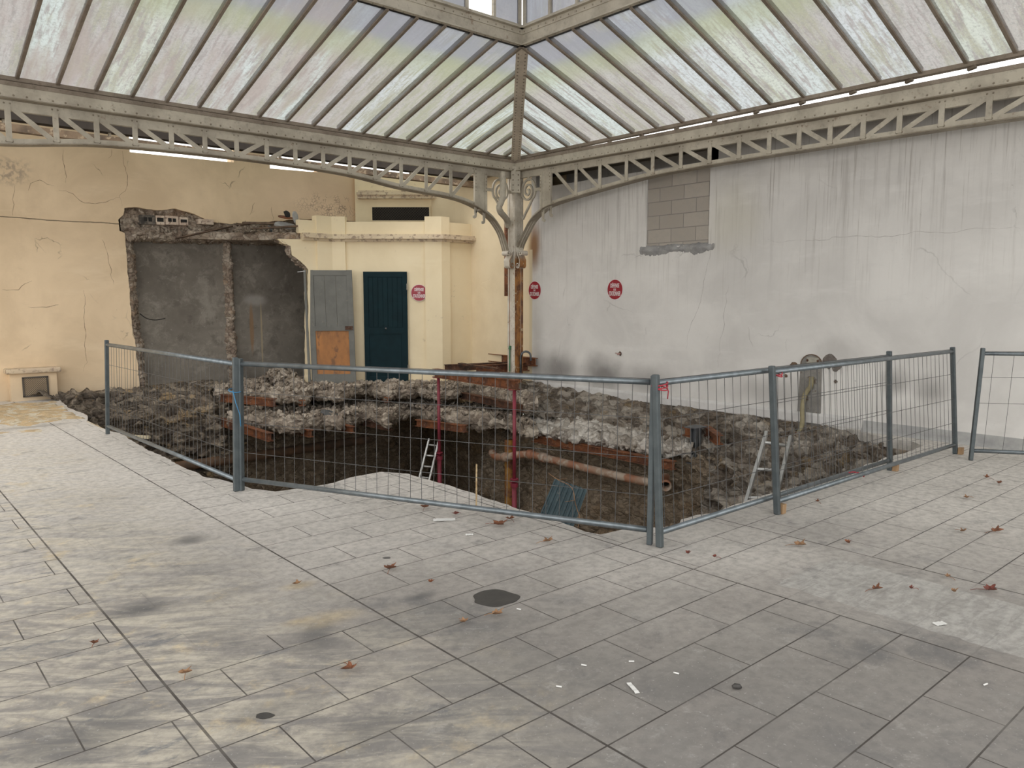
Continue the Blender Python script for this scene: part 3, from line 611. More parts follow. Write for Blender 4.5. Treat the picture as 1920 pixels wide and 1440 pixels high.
# ---- cracks in the renders
def crack(lines, plane, m, w):
    rnd = random.Random(5)
    for ln in lines:
        P3 = [plane(x, y) for x, y in ln]; pts = []
        for p, q in zip(P3[:-1], P3[1:]):
            n = max(2, int((q-p).length/.05))
            for k in range(n):
                r = p.lerp(q, k/n); j = noise.noise_vector(r*7)*.04+noise.noise_vector(r*25)*.012; pts.append(r+V(0 if abs(r.x-9.43) < .1 else j.x, j.y if abs(r.x-9.43) < .1 else 0, j.z))
        pts.append(P3[-1]); mb = MB(); n = len(pts)
        nrm = V(-1, 0, 0) if abs(pts[0].x-9.43) < .1 else V(0, -1, 0)
        for i, p in enumerate(pts):
            d = (pts[min(i+1, n-1)]-pts[max(i-1, 0)]).normalized(); s_ = d.cross(nrm)*w*(.25+.75*math.sin(math.pi*(i+.5)/n))*rnd.uniform(.5, 1.4)
            mb.v += [p+s_+nrm*.0012, p-s_+nrm*.0012]
        mb.f = [(2*i, 2*i+1, 2*i+3, 2*i+2) for i in range(n-1)]
        mb.build('trim_crack', m, kind='structure', normals=False)
c5 = lambda L: [(x/4.8, 180+y/4.8) for x, y in L]; c4 = lambda L: [(x/3, 360+y/3) for x, y in L]
crack([c5([(1110, 500), (1110, 620), (1150, 700), (1140, 800), (1130, 850), (1075, 915), (1100, 990)]), c5([(255, 840), (280, 790), (350, 765), (490, 810)]), c5([(530, 840), (590, 845), (680, 910), (760, 960), (850, 975), (1020, 930), (1075, 915)]),
       c5([(125, 820), (110, 930), (115, 1075)]), c5([(570, 480), (578, 600), (590, 780)]), c5([(1015, 480), (1000, 540), (975, 560)]), c4([(465, 555), (475, 650), (478, 760), (485, 880), (490, 960), (470, 1010)]), c4([(575, 265), (610, 370), (640, 520)]), c4([(20, 550), (90, 548), (180, 500)]),
       c4([(160, 640), (240, 650), (330, 635)]), c4([(1525, 80), (1535, 160)]), c4([(1435, 60), (1405, 130)])], lambda x, y: PB(x, y, 14.51), plain('crack_shadow', (.27, .19, .12), (.40, .29, .19), 20, .95), .0042)
crack([[(1333, 468), (1322, 520), (1312, 570), (1292, 620), (1286, 655)], [(1365, 530), (1358, 600), (1346, 690)], [(1402, 612), (1412, 650)], [(1440, 452), (1560, 447), (1700, 440), (1913, 428)], [(1205, 478), (1190, 484)], [(1052, 640), (1040, 690)]], lambda x, y: PA(x, y, 9.43), plain('crack_shadow_grey', (.36, .34, .32), (.46, .44, .42), 20, .95), .0028)
# ---- upper diagonal wall behind the kiosk
def fr(px, py, d): return PD(px, py, d)
A_ = fr(664, 300, 16.3); B_ = fr(813, 300, 16.3)
n_out = -AHEAD
mb = MB()
mb.frame(((A_+B_)/2+AHEAD*.15)*1 - UP*((A_+B_)/2).z + UP*3.35, RIGHT*((B_-A_).length/2), AHEAD*.15, UP*.85)
mb.build('wall_upper_diagonal', M['kiosk'], kind='structure')
# ---- kiosk
P1 = Vector((7.142, 13.429)); P2 = Vector((8.704, 12.07)); P3 = Vector((9.45, 12.07)); P0 = Vector((PB(579, 600, 13.43).x, 13.43))
def off_poly(pts, d):
    out = []
    for i, p in enumerate(pts):
        ns = []
        if i > 0: e = (pts[i]-pts[i-1]).normalized(); ns.append(Vector((e.y, -e.x)))
        if i < len(pts)-1: e = (pts[i+1]-pts[i]).normalized(); ns.append(Vector((e.y, -e.x)))
        if len(ns) == 1: out.append(p+ns[0]*d)
        else:
            m = (ns[0]+ns[1]).normalized(); out.append(p+m*(d/max(.3, m.dot(ns[0]))))
    return out
def band(mb, pts, o0, o1, z0, z1):
    a = off_poly(pts, o0); b = off_poly(pts, o1); n = len(pts)
    vs = [(p.x, p.y, z) for z in (z0, z1) for pp in (a, b) for p in pp]
    fs = []
    for i in range(n-1):
        fs += [(n+i, n+i+1, 3*n+i+1, 3*n+i), (i+1, i, 2*n+i, 2*n+i+1), (2*n+i, 3*n+i, 3*n+i+1, 2*n+i+1), (i, i+1, n+i+1, n+i)]
    fs += [(0, n, 3*n, 2*n), (n-1, 3*n-1, 4*n-1, 2*n-1)]
    mb.add(vs, fs)
mb = MB()
band(mb, [P1, P2, P3], -.15, 0, -.08, 2.74)
# ragged left piece
z_e = [PB(578, y, 13.43) for y in (718, 640, 560, 505)]+[PB(572, 498, 13.43), PB(560, 487, 13.43), PB(548, 478, 13.43), PB(545, 462, 13.43), PB(530, 455, 13.43), PB(520, 448, 13.43)]
pl = outline_jitter([(p.x, p.z) for p in z_e], .05, .012, 9)
mb.prism([(7.15, -.08)]+[(pl[0][0], -.08)]+pl+[(7.15, 2.74)], (0, 13.43, 0), (1, 0, 0), (0, 0, 1), (0, .15, 0))
k = mb.build('wall_kiosk', M['kiosk'], kind='structure'); k['label'] = 'pale cream corner kiosk wall with two pilasters'
bm = bmesh.new(); bm.from_mesh(k.data); bmesh.ops.triangulate(bm, faces=[f for f in bm.faces if len(f.verts) > 4]); bm.to_mesh(k.data); bm.free()
dd = (P2-P1).normalized(); PL = P1-Vector((1, 0))*.32; PR = P1+dd*.27; QL = P2-dd*.30; QR = P2+Vector((1, 0))*.18
mb = MB(); band(mb, [PL, P1, PR], -.02, .05, -.08, 2.74); band(mb, [QL, P2, QR], -.02, .05, -.08, 2.74); mb.build('trim_pilasters', M['kiosk'], kind='structure')
mb = MB()
Pm = Vector((PB(566, 450, 13.43).x, 13.43))
for (o1, z0, z1) in ((.07, 2.70, 2.745), (.16, 2.745, 2.80), (.12, 2.80, 2.835)): band(mb, [Pm, P1, P2, P3], -.1, o1, z0, z1)
mb.build('trim_cornice', M['cap'], kind='structure')
mb = MB(); Pt = Vector((PB(560, 420, 13.43).x, 13.43)); band(mb, [Pt, P1, P2, P3], -.12, .0, 2.83, 3.075); band(mb, [PL, P1, PR], -.14, .035, 2.83, 3.17); band(mb, [QL, P2, QR], -.14, .035, 2.83, 3.17)
mb.build('trim_parapet', M['kiosk'], kind='structure')
# kiosk roof slab
tri_slab('ceiling_kiosk', [(Pm.x-1.75, 14.9), (Pm.x-1.7, 14.45), (Pm.x-1.2, 14.25), (Pm.x-.75, 14.1), (Pm.x-.5, 13.75), (Pm.x-.15, 13.5), (7.15, 13.5), (8.75, 12.15), (9.43, 12.15), (9.43, 14.9)], 2.70, 2.84, M['masonry'], kind='structure')
# torn kiosk edge
ge = [[V(x-.03, 13.42, z), V(x-.06, 13.5, z), V(x-.03, 13.62, z)] for x, z in [(p.x, p.z) for p in z_e][3:]]
loft('wall_kiosk_torn_edge', ge, 60, 8, M['masonry'], .03, 4, 1, 24)
# lintel moulding and high grille on the diagonal wall
mb = MB(); a = fr(672, 372, 16.15); b = fr(821, 372, 16.15)
for (dz, h, pr) in ((.0, .07, .12), (.07, .05, .16), (.12, .05, .07)):
    mb.frame((a+b)/2+UP*(dz+h/2)+AHEAD*(.15-pr/2), RIGHT*((b-a).length/2+pr*.2), AHEAD*(pr/2+.02), UP*h/2)
mb.build('trim_lintel', M['cap'], kind='structure')
def grille(name, c, u, v, n, w, h, pitch, label, cat, fm):
    """woven diamond mesh in a rectangle, with dark backing"""
    e = empty(name, c-v*h/2, label, cat); mb = MB(); mb.frame(c-n*.01, u*w/2, v*h/2, n*.004); mb.build('backing', M['black'], e)
    mb = MB(); k = -h
    while k < w:
        for s in (1, -1):
            pts = []
            x0, x1 = max(k, 0), min(k+h, w)
            if x1 <= x0: continue
            y0, y1 = x0-k, x1-k
            if s == -1: y0, y1 = h-y0, h-y1
            mb.bar(c-u*w/2-v*h/2+u*x0+v*y0+n*.006, c-u*w/2-v*h/2+u*x1+v*y1+n*.006, .005, .004, n)
        k += pitch
    mb.build('wire_mesh', M['grille'], e)
    mb = MB()
    for s in (-1, 1):
        mb.frame(c+v*s*h/2+n*.006, u*(w/2+.012), v*.012, n*.012); mb.frame(c+u*s*w/2+n*.006, u*.012, v*(h/2), n*.012)
    mb.build('grille_frame', fm, e); return e
a = fr(697, 401, 16.28); b = fr(806, 401, 16.28); c = (a+b)/2
grille('wall_grille', c, RIGHT, UP, -AHEAD, (b-a).length, .295, .055, 'long dark mesh grille high on the wall above the kiosk parapet', 'grille', M['kiosk'])

# ---- timber and gutter on the head of the left wall
bG = 11.7; zt0, zt1, zg0, zg1 = (PB(0, y, bG).z for y in (243, 229, 221, 205))
mb = MB(); mb.box(-6, 9.42, bG, bG+.12, zt0, zt1); o = mb.build('timber_purlin', M['oldwood']); tag(o, 'rough brown timber beam seen through the left girder, above the cream wall', 'beam'); centre(o)
mb = MB(); mb.box(-6, 9.42, bG, bG+.16, zg0, zg0+.03); mb.box(-6, 9.42, bG, bG+.03, zg0+.03, zg1+.08); mb.build('ceiling_left_gutter', M['gutter'], kind='structure')
a = -5.6
while a < 9.3:
    mb = MB(); mb.box(a, a+.03, bG+.03, bG+.08, zt1-.01, zg0+.01); mb.build('trim_gutter_bracket', M['iron_dark'], kind='structure'); a += 1.22
mb = MB(); mb.add([(-6, bG+.16, zg0+.06), (9.42, bG+.16, zg0+.06), (9.42, 14.8, 4.9), (-6, 14.8, 4.9)], [(0, 1, 2, 3)])
mb.build('ceiling_added_lean_to_glass', M['glassL'], kind='structure')  # unseen glass sheet, added to tame sky light on the left wall

# ================================================================ the iron pavilion
CX, CY = 8.97, 10.23                 # column
UXc, UYc, ZU = 6.78, 7.60, 4.79      # corner of the raised ring
SX, SY = CX-9.76, CY-11.28           # far corners of the bay, behind the camera
SL = UXc-(9.76-2*(CX-UXc)); 
RX0, RY0 = SX+(CX-UXc), SY+(CY-UYc)
Z0g = 4.02
def glass_slope(name, side, label):
    e = empty(name, (CX, CY, 3.98), label, 'roof')
    if side == 'L':   # along x at y = CY, rising towards -y
        P = lambda t, f: V(CX-t, CY+(UYc-CY)*f, Z0g+(ZU-Z0g)*f); tc = CX-UXc; span = 9.76; t0, dt = .26, .3917; gm = M['glassL']
    else:
        P = lambda t, f: V(CX+(UXc-CX)*f, CY-t, Z0g+(ZU-Z0g)*f); tc = CY-UYc; span = 11.28; t0, dt = .42, .4437; gm = M['glassR']
    ts = [0.0]; t = t0
    while t < span-.05: ts.append(t); t += dt
    ts.append(span)
    hip = lambda t: min(1.0, t/tc, (span-t)/tc)
    i = 0
    side_v = V(1, 0, 0) if side == 'L' else V(0, 1, 0)
    for a, b in zip(ts[:-1], ts[1:]):
        pts = [P(a+.012, 0), P(b-.012, 0)]
        fa, fb = hip(a), hip(b); pts += [P(b-.012, fb)]
        if a < tc < b: pts += [P(tc, 1)]
        if fa > .01: pts += [P(a+.012, fa)]
        up = V(0, 0, .006); mb = MB(); n = len(pts)
        mb.add(pts, [tuple(range(n))]); mb.build('glass_pane', gm, e, normals=False)
    for t in ts[1:-1]:
        f = hip(t); p, q = P(t, 0), P(t, f); mb = MB()
        mb.bar(p+UP*-.0, q+UP*-.0, .034, .042, side_v); mb.bar(p+UP*.035, q+UP*.035, .012, .06, side_v)
        mb.build('glazing_bar', M['iron_bar'], e)
    mb = MB(); a, b = P(-.05, 0), P(span, 0)
    mb.bar(a-UP*.018, b-UP*.018, .06, .034); mb.bar(a-UP*.01+(V(0, -.04, 0) if side == 'L' else V(-.04, 0, 0)), b-UP*.01+(V(0, -.04, 0) if side == 'L' else V(-.04, 0, 0)), .012, .045)
    mb.build('sill_rail', M['iron_bar'], e)
    t = .3
    while t < span*.85:
        mb = MB(); p = P(t, 0); mb.frame(p-UP*.048, V(.05, .03, 0) if side == 'L' else V(.03, .05, 0), V(0, .0, .0)+(V(0, .025, 0) if side == 'L' else V(.025, 0, 0)), UP*.014); t += .62; mb.build('spacer_block', M['iron_bar'], e)
    return e
glass_slope('glazed_roof_slope', 'L', 'left roof slope of streaky wired glass above the cream wall')
glass_slope('glazed_roof_slope', 'R', 'right roof slope of pale hazy glass above the white wall')

def arch_pts(side):
    if side == 'L':
        pxs = [(213, 282), (440, 295), (640, 326), (750, 353), (840, 370), (885, 385), (917, 407), (932, 425), (941, 442), (947, 462), (950, 474)]
        pts = [PB(x, y, CY) for x, y in pxs]; r = [(CX-p.x, p.z) for p in pts]
    else:
        pxs = [(1740, 250), (1552, 277), (1400, 301), (1267, 322), (1150, 350), (1040, 383), (1015, 398), (998, 415), (986, 437), (976, 458), (972, 472)]
        pts = [PA(x, y, CX) for x, y in pxs]; r = [(CY-p.y, p.z) for p in pts]
    return r
def crom(pts, n):
    out = []
    for i in range(len(pts)-1):
        p0 = pts[max(i-1, 0)]; p1 = pts[i]; p2 = pts[i+1]; p3 = pts[min(i+2, len(pts)-1)]
        for k in range(n):
            t = k/n; f = lambda a, b, c, d: .5*((2*b)+(-a+c)*t+(2*a-5*b+4*c-d)*t*t+(-a+3*b-3*c+d)*t*t*t)
            out.append(tuple(f(p0[j], p1[j], p2[j], p3[j]) for j in range(len(p1))))
    out.append(tuple(pts[-1])); return out
def spiral(cx, cy, r0, r1, a0, a1, n=40, sy=1.0):
    return [(cx+(r0+(r1-r0)*(k/n))*math.cos(a0+(a1-a0)*k/n), cy+sy*(r0+(r1-r0)*(k/n))*math.sin(a0+(a1-a0)*k/n)) for k in range(n+1)]
def truss(side, label):
    e = empty('arched_girder', (CX, CY, 3.3), label, 'girder')
    if side == 'L': o, u, nrm, span, mid = V(CX, CY, 0), V(-1, 0, 0), V(0, -1, 0), 9.76, 4.88
    else: o, u, nrm, span, mid = V(CX, CY, 0), V(0, -1, 0), V(-1, 0, 0), 11.28, 5.64
    sag = 0 if side == 'L' else .009      # the right girder hangs a little lower towards its far end
    P = lambda t, z, d=0: o+u*t+UP*(z-sag*t*(1 if z > 3.6 else 0))+nrm*d
    # built-up eaves girder
    mb = MB(); mb.bar(P(.08, 3.87, .12), P(span, 3.87, .12), .17, .014, UP); mb.build('fascia_plate', M['iron'], e)
    mb = MB(); mb.bar(P(.08, 3.950, .10), P(span, 3.950, .10), .05, .008, nrm); mb.bar(P(.08, 3.935, .132), P(span, 3.935, .132), .045, .008, UP); mb.build('top_angle', M['iron_bar'], e)
    mb = MB(); mb.bar(P(.0, 3.785, .02), P(span, 3.785, .02), .23, .012, nrm); mb.bar(P(0, 3.87, -.09), P(span, 3.87, -.09), .17, .014, UP); mb.build('soffit_plate', M['iron_dark'], e)
    mb = MB(); mb.bar(P(.05, 3.725, .012), P(span, 3.725, .012), .105, .012, UP); mb.bar(P(.05, 3.725, -.03), P(span, 3.725, -.03), .105, .012, UP); mb.build('top_chord', M['iron'], e)
    mb = MB(); t = .12
    while t < span*.86: mb.dome(P(t, 3.815, .127), nrm, .0125); mb.dome(P(t+.05, 3.935, .136), nrm, .009); t += .125
    mb.build('fascia_rivets', M['iron_dark'], e, smooth=True, kind='stuff')
    # arch
    half = arch_pts(side); half.sort()                                   # from the column out
    apex = half[-1] if half[-1][0] > mid else None
    zmid = 3.45 if side == 'L' else 3.40
    low = [p for p in half if p[0] < 3.45]
    low = sorted(low)
    full = low+[(mid, zmid)]+[(2*mid-t, z) for t, z in low[::-1]]
    curve = crom(full, 8)
    mb = MB(); cu = [(t, z+.033) for t, z in curve]
    mb.ribbon(cu, .062, P(0, 0, .004), u, UP, nrm*.014); mb.ribbon(cu, .062, P(0, 0, -.05), u, UP, nrm*.014); mb.build('arch_web', M['iron'], e)
    mb = MB(); mb.ribbon([(t, z) for t, z in curve], .012, P(0, 0, -.10), u, UP, nrm*.17); mb.build('arch_flange', M['iron_dark'], e)
    def zc(t):
        for (t0, z0), (t1, z1) in zip(curve[:-1], curve[1:]):
            if t0 <= t <= t1 and t1 > t0: return z0+(z1-z0)*(t-t0)/(t1-t0)
        return curve[-1][1]
    if side == 'L': vt = [.91, 1.40, 1.88, 2.34, 2.80, 3.22, 3.64, 4.06, 4.47, 4.88]
    else: vt = [.93, 1.48, 1.99, 2.52, 3.01, 3.50, 3.97, 4.42, 4.85, 5.25, 5.64]
    vt = vt+[2*mid-t for t in vt[-2::-1]]
    rv = MB()
    for i, t in enumerate(vt):
        if i > 0 and i < len(vt)-1:
            mb = MB(); mb.bar(P(t, zc(t)+.03, .024), P(t, 3.72, .024), .058, .012, u); mb.build('strut', M['iron'], e)
        if i < len(vt)-1:
            t2 = vt[i+1]
            if t2 <= mid+.01: a, b = (t2-.035, zc(t2)+.045), (t+.05, 3.70)
            else: a, b = (t+.035, zc(t)+.045), (t2-.05, 3.70)
            mb = MB(); mb.bar(P(a[0], a[1], .010), P(b[0], b[1], .010), .055, .012, u); mb.build('diagonal_brace', M['iron'], e)
        for dt in (-.028, .028):
            rv.dome(P(t+dt, zc(t)+.035, .020), nrm, .013); rv.dome(P(t+dt, 3.745, .020), nrm, .011)
    for k in range(int(span*.8/.09)):
        t = .9+k*.09; rv.dome(P(t, zc(t)-.006, .05), -UP, .010)
    for (t, z) in curve[::3]:
        if t < .8: rv.dome(P(t+.012, z-.006, .04), nrm*.2-UP+u*.6, .010)
    # solid panel
    z0 = zc(.78)
    mb = MB(); mb.prism([(.66, zc(.66)), (.92, zc(.92)), (.92, 3.72), (.66, 3.72)], P(0, 0, .0), u, UP, nrm*.03); mb.bar(P(.685, zc(.68), .038), P(.685, 3.72, .038), .045, .012, u); mb.bar(P(.90, zc(.9), .038), P(.90, 3.72, .038), .045, .012, u); mb.build('solid_panel', M['iron'], e)
    for k in range(6):
        z = 3.40+.055*k
        for t in (.685, .90): rv.dome(P(t, z, .044), nrm, .011)
    rv.build('rivets', M['iron_dark'], e, smooth=True, kind='stuff')
    # spandrel scroll
    sc_x, sc_z = .345, 3.445
    loop = spiral(sc_x, sc_z, .165, .165, R(-38), R(205), 30, 1.15)
    tail = [(.56, 3.245), (.535, 3.30), (.50, 3.36)]
    inner = spiral(sc_x-.02, sc_z-.005, .143, .016, R(205), R(205+620), 60, 1.1)
    if side == 'L': pass
    arm = crom([(.20, 2.98), (.27, 3.08), (.36, 3.19), (.44, 3.30), (loop[0][0], loop[0][1])], 6)
    mb = MB(); mb.ribbon(arm+loop[1:]+inner[2:], .032, P(0, 0, -.015), u, UP, nrm*.03); mb.build('scroll', M['iron'], e)
    mb = MB()
    for (a, b) in (((sc_x, sc_z+.165), (sc_x, 3.68)), ((sc_x+.15, sc_z), (.66, sc_z)), ((sc_x-.15, sc_z), (.09, sc_z))):
        mb.ribbon([a, b], .05, P(0, 0, -.01), u, UP, nrm*.022)
    mb.build('scroll_lugs', M['iron'], e)
    # hooked hanger under the solid panel
    for t in (.70, .88):
        mb = MB(); zb = zc(t); s = 1
        mb.ribbon(crom([(t, zb+.02), (t, zb-.06), (t, zb-.13), (t+.012, zb-.165), (t+.035, zb-.165), (t+.035, zb-.14)], 4), [.05, .05]+[.045]*5+[.04]*5+[.03]*9, P(0, 0, -.01), u, UP, nrm*.02)
        mb.build('hanger', M['iron'], e)
    mb = MB(); mb.ribbon([(.78+.09*math.cos(a), zc(.78)-.05+.06*math.sin(a)) for a in [math.pi*k/10 for k in range(11)]], .03, P(0, 0, -.01), u, UP, nrm*.02); mb.build('hanger', M['iron'], e)
    return e
truss('L', 'riveted iron arched girder running left over the cream wall')
truss('R', 'riveted iron arched girder running right along the white wall')

# column
e = empty('iron_column', (CX, CY, .12), 'tall cream iron column with a rusty right face, standing in the dig', 'column')
mb = MB(); h = .085
mb.box(CX-h, CX+h, CY-h, CY-h+.014, .15, 3.82); mb.box(CX-h, CX-h+.014, CY-h, CY+h, .15, 3.82); mb.box(CX-h, CX+h, CY+h-.014, CY+h, .15, 3.82); mb.box(CX+h-.014, CX+h, CY-h, CY+h, .15, 3.82)
mb.build('shaft', M['column'], e)
mb = MB(); mb.box(CX-h-.012, CX-h, CY-h-.012, CY-h+.035, .2, 3.78); mb.box(CX-h, CX-h+.035, CY-h-.012, CY-h, .2, 3.78); mb.box(CX+h-.035, CX+h+.012, CY-h-.012, CY-h, .2, 3.78); mb.box(CX-h-.012, CX-h, CY+h-.035, CY+h+.012, .2, 3.78)
mb.build('corner_angles', M['column'], e)
mb = MB(); z = .35
while z < 3.7:
    mb.dome((CX-h-.012, CY-h+.02, z), (-1, 0, 0), .011); mb.dome((CX, CY-h-.001, z), (0, -1, 0), .013); mb.dome((CX+h-.02, CY-h-.012, z+.04), (0, -1, 0), .011); z += .095
mb.build('rivets', M['column'], e, smooth=True, kind='stuff')
# head plate below the hip
dh = V(UXc-CX, UYc-CY, 0).normalized(); sh = dh.cross(UP)
mb = MB(); mb.frame(V(CX, CY, 3.64)+dh*.20, sh*.078, dh*.012, UP*.22); mb.bar(V(CX, CY, 3.45)+dh*.1, V(CX, CY, 3.45)+dh*.21, .156, .02, sh); mb.build('head_plate', M['iron'], e)
# foot volutes of the arches
for u, nn in ((V(-1, 0, 0), V(0, -1, 0)), (V(0, -1, 0), V(-1, 0, 0))):
    mb = MB(); o_ = V(CX, CY, 0)-nn*.075
    s1 = spiral(.205, 2.40, .05, .012, R(200), R(200-520), 34)
    mb.ribbon(crom([(.105, 2.52), (.115, 2.45), (.14, 2.40)], 4)+s1[3:], .014, o_, u, UP, nn*.15)
    s2 = spiral(.14, 2.20, .055, .014, R(60), R(60-560), 36)
    mb.ribbon(crom([(.125, 2.42), (.15, 2.36), (.19, 2.29), (.19, 2.25)], 4)+s2[4:], .014, o_, u, UP, nn*.15)
    mb.build('foot_scroll', M['column'], e)
# hip rafter
e = empty('hip_rafter', (CX, CY, 3.86), 'broad riveted iron hip rafter rising from the column head', 'rafter')
a = V(CX, CY, 3.93)+dh*.12; b = V(UXc, UYc, ZU-.01)
mb = MB(); mb.bar(a, b, .155, .014, sh); mb.build('soffit_plate', m_iron('hip_rafter_paint', (.66, .58, .47), (.46, .40, .32), .4), e)
mb = MB(); mb.bar(a+UP*.05, b+UP*.05, .012, .10, sh); mb.build('web', M['iron_bar'], e)
mb = MB(); L = (b-a).length; n = int(L/.085); dn = (b-a).normalized().cross(sh)
dn = dn if dn.z < 0 else -dn
for k in range(n):
    for s in (-1, 1): mb.dome(a.lerp(b, (k+.5)/n)+sh*s*.045+dn*.007, dn, .013)
for k in range(5):
    for s in (-1, 1): mb.dome(V(CX, CY, 3.46+.085*k)+dh*.213+sh*s*.045, dh, .013)
mb.build('rivets', M['iron_bar'], e, smooth=True, kind='stuff')
# ring girders + clerestory
def ring(side, label, lab2):
    e = empty('ring_girder', (UXc, UYc, ZU), label, 'girder')
    if side == 'L': u, nn, L = V(-1, 0, 0), V(0, -1, 0), UXc-RX0
    else: u, nn, L = V(0, -1, 0), V(-1, 0, 0), UYc-RY0
    o = V(UXc, UYc, 0); P = lambda t, z, d=0: o+u*t+UP*z+nn*d
    mb = MB(); mb.bar(P(0, ZU+.11, .0), P(L, ZU+.11, .0), .2, .014, UP); mb.build('web_plate', M['iron'], e)
    mb = MB(); mb.bar(P(-.02, ZU+.008, .005), P(L, ZU+.008, .005), .11, .014, nn); mb.build('bottom_flange', M['iron'], e)
    mb = MB(); mb.bar(P(.0, ZU+.175, .014), P(L, ZU+.175, .014), .06, .01, UP); mb.bar(P(0, ZU+.212, .03), P(L, ZU+.212, .03), .08, .012, nn); mb.build('top_angle', M['iron'], e)
    mb = MB(); t = .06
    while t < L: mb.dome(P(t, ZU+.172, .019), nn, .011); mb.dome(P(t+.05, ZU+.0, .03), -UP, .011); mb.dome(P(t, ZU+.03, .008), nn, .009); t += .13
    mb.build('rivets', M['iron_dark'], e, smooth=True, kind='stuff')
    w = empty('clerestory_window', (UXc, UYc, 5.01), lab2, 'window')
    z0, z1 = 5.012, 5.42
    mb = MB(); mb.bar(P(0, z0+.018, 0), P(L, z0+.018, 0), .036, .05, UP); mb.bar(P(0, z1, 0), P(L, z1, 0), .07, .09, UP); mb.build('window_frame', M['iron'], w)
    ts = [.05]; 
    while ts[-1] < L-.5: ts.append(ts[-1]+(.42 if side == 'L' else .46))
    for i, t in enumerate(ts):
        mb = MB(); mb.bar(P(t, z0+.03, 0), P(t, z1-.03, 0), .036, .045, u); mb.build('mullion', M['iron'], w)
        if i < len(ts)-1 and not (side == 'L' and i == 1):
            a, b = t+.018, ts[i+1]-.018; mb = MB(); mb.add([P(a, z0+.036, -.005), P(b, z0+.036, -.005), P(b, z1-.03, -.005), P(a, z1-.03, -.005)], [(0, 1, 2, 3)]); mb.build('glass_pane', M['glassR'], w)
    return e
ring('L', 'upper iron ring girder on the left, under the clerestory', 'row of small clerestory panes above the left ring girder')
ring('R', 'upper iron ring girder on the right, under the clerestory', 'row of small clerestory panes above the right ring girder')
# unseen lantern roof and two glass slopes behind the camera, added for the lighting
mb = MB(); cxm, cym = (UXc+RX0)/2, (UYc+RY0)/2; dl = (UXc-RX0)/2
rg = [V(UXc, UYc, 5.46), V(RX0, UYc, 5.46), V(RX0, RY0, 5.46), V(UXc, RY0, 5.46)]; a = V(cxm, UYc-dl, 6.4); b = V(cxm, RY0+dl, 6.4)
mb.add(rg+[a, b], [(0, 1, 4), (1, 2, 5, 4), (2, 3, 5), (3, 0, 4, 5)]); mb.build('ceiling_added_lantern_glass', M['glassL'], kind='structure')
mb = MB(); mb.add([V(SX, SY, Z0g), V(CX, SY, Z0g), V(UXc, RY0, ZU), V(RX0, RY0, ZU), V(SX, CY, Z0g), V(RX0, UYc, ZU)], [(0, 1, 2, 3), (4, 0, 3, 5)]); mb.build('ceiling_added_rear_glass', M['glassL'], kind='structure')
mb = MB(); d = V(UXc-.1, UYc+.1, 5.46); mb.bar(V(5.2, 9.2, 5.05), V(6.9, 7.55, 5.62), .05, .05); 
# drain pipe in the left spandrel
def pxB(x, y, b): return PB(x, y, b)
dp = [pxB(943, 322, 10.03), pxB(943, 345, 10.03), pxB(942.5, 368, 10.03), pxB(940, 378, 10.03), pxB(936, 388, 10.04), pxB(938, 397, 10.08), pxB(944, 404, 10.16), pxB(950, 412, 10.26), pxB(952, 425, 10.33)]
dp = [V(*p) for p in crom([tuple(p) for p in dp], 4)]
e = empty('drain_pipe', dp[-1], 'cream painted rainwater pipe kinked beside the column head', 'pipe'); mb = MB(); mb.tube(dp, .052, 12); mb.build('pipe_upper', M['iron'], e, smooth=True)
mb = MB(); lo = [PB(952, y, 10.40) for y in (420, 470, 520, 555)]; mb.tube([V(8.885, 10.36, p.z) for p in lo], .045, 12); mb.build('pipe_lower', M['rust'], e, smooth=True, label='rusty orange lower length of pipe')

# ================================================================ doors, signs, vent
zb = .0
def panel_door(name, x0, x1, y0, y1, d, mat_, label, kind, tilt=0):
    pass
# green door: boards above, panel below
e = empty('door_1', PD(727, 719, 14.79), 'dark green boarded door in the kiosk wall', 'door', kind='structure')
c0 = PD(685.5, 719, 14.79); c1 = PD(766, 719, 14.79); W_ = (c1-c0).length; H_ = 2.135; base = V((c0.x+c1.x)/2, (c0.y+c1.y)/2, c0.z)
F = lambda x, z, d=0: base+RIGHT*x+UP*z-AHEAD*d
mb = MB(); mb.frame(F(0, H_/2, .005), RIGHT*W_/2, AHEAD*.012, UP*H_/2); mb.build('door_leaf', M['green_door'], e)
mb = MB()
for x in (-W_/2+.045, W_/2-.045): mb.frame(F(x, H_/2, .022), RIGHT*.045, AHEAD*.008, UP*H_/2)
for z, hh in ((H_-.05, .05), (1.02, .06), (.07, .07)): mb.frame(F(0, z, .022), RIGHT*(W_/2-.09), AHEAD*.008, UP*hh)
mb.build('door_frame', M['green_door'], e)
mb = MB(); nb = 7; w = (W_-.18)/nb
for k in range(nb): mb.frame(F(-W_/2+.09+w*(k+.5), 1.555, .019), RIGHT*(w/2-.007), AHEAD*.006, UP*.47)
mb.build('door_boards', M['green_door'], e, bevel=.002)
mb = MB(); mb.frame(F(.0, .55, .019), RIGHT*(W_/2-.125), AHEAD*.006, UP*.37); mb.build('lower_panel', M['green_door'], e)
mb = MB(); mb.dome(F(.0, 1.06, .03), -AHEAD, .022, .03, 10); mb.build('door_knob', M['steelgrey'], e, smooth=True)
for z in (1.85, .3):
    mb = MB(); mb.frame(F(W_/2+.005, z, .02), RIGHT*.012, AHEAD*.012, UP*.06); mb.build('hinge', M['iron_dark'], e)
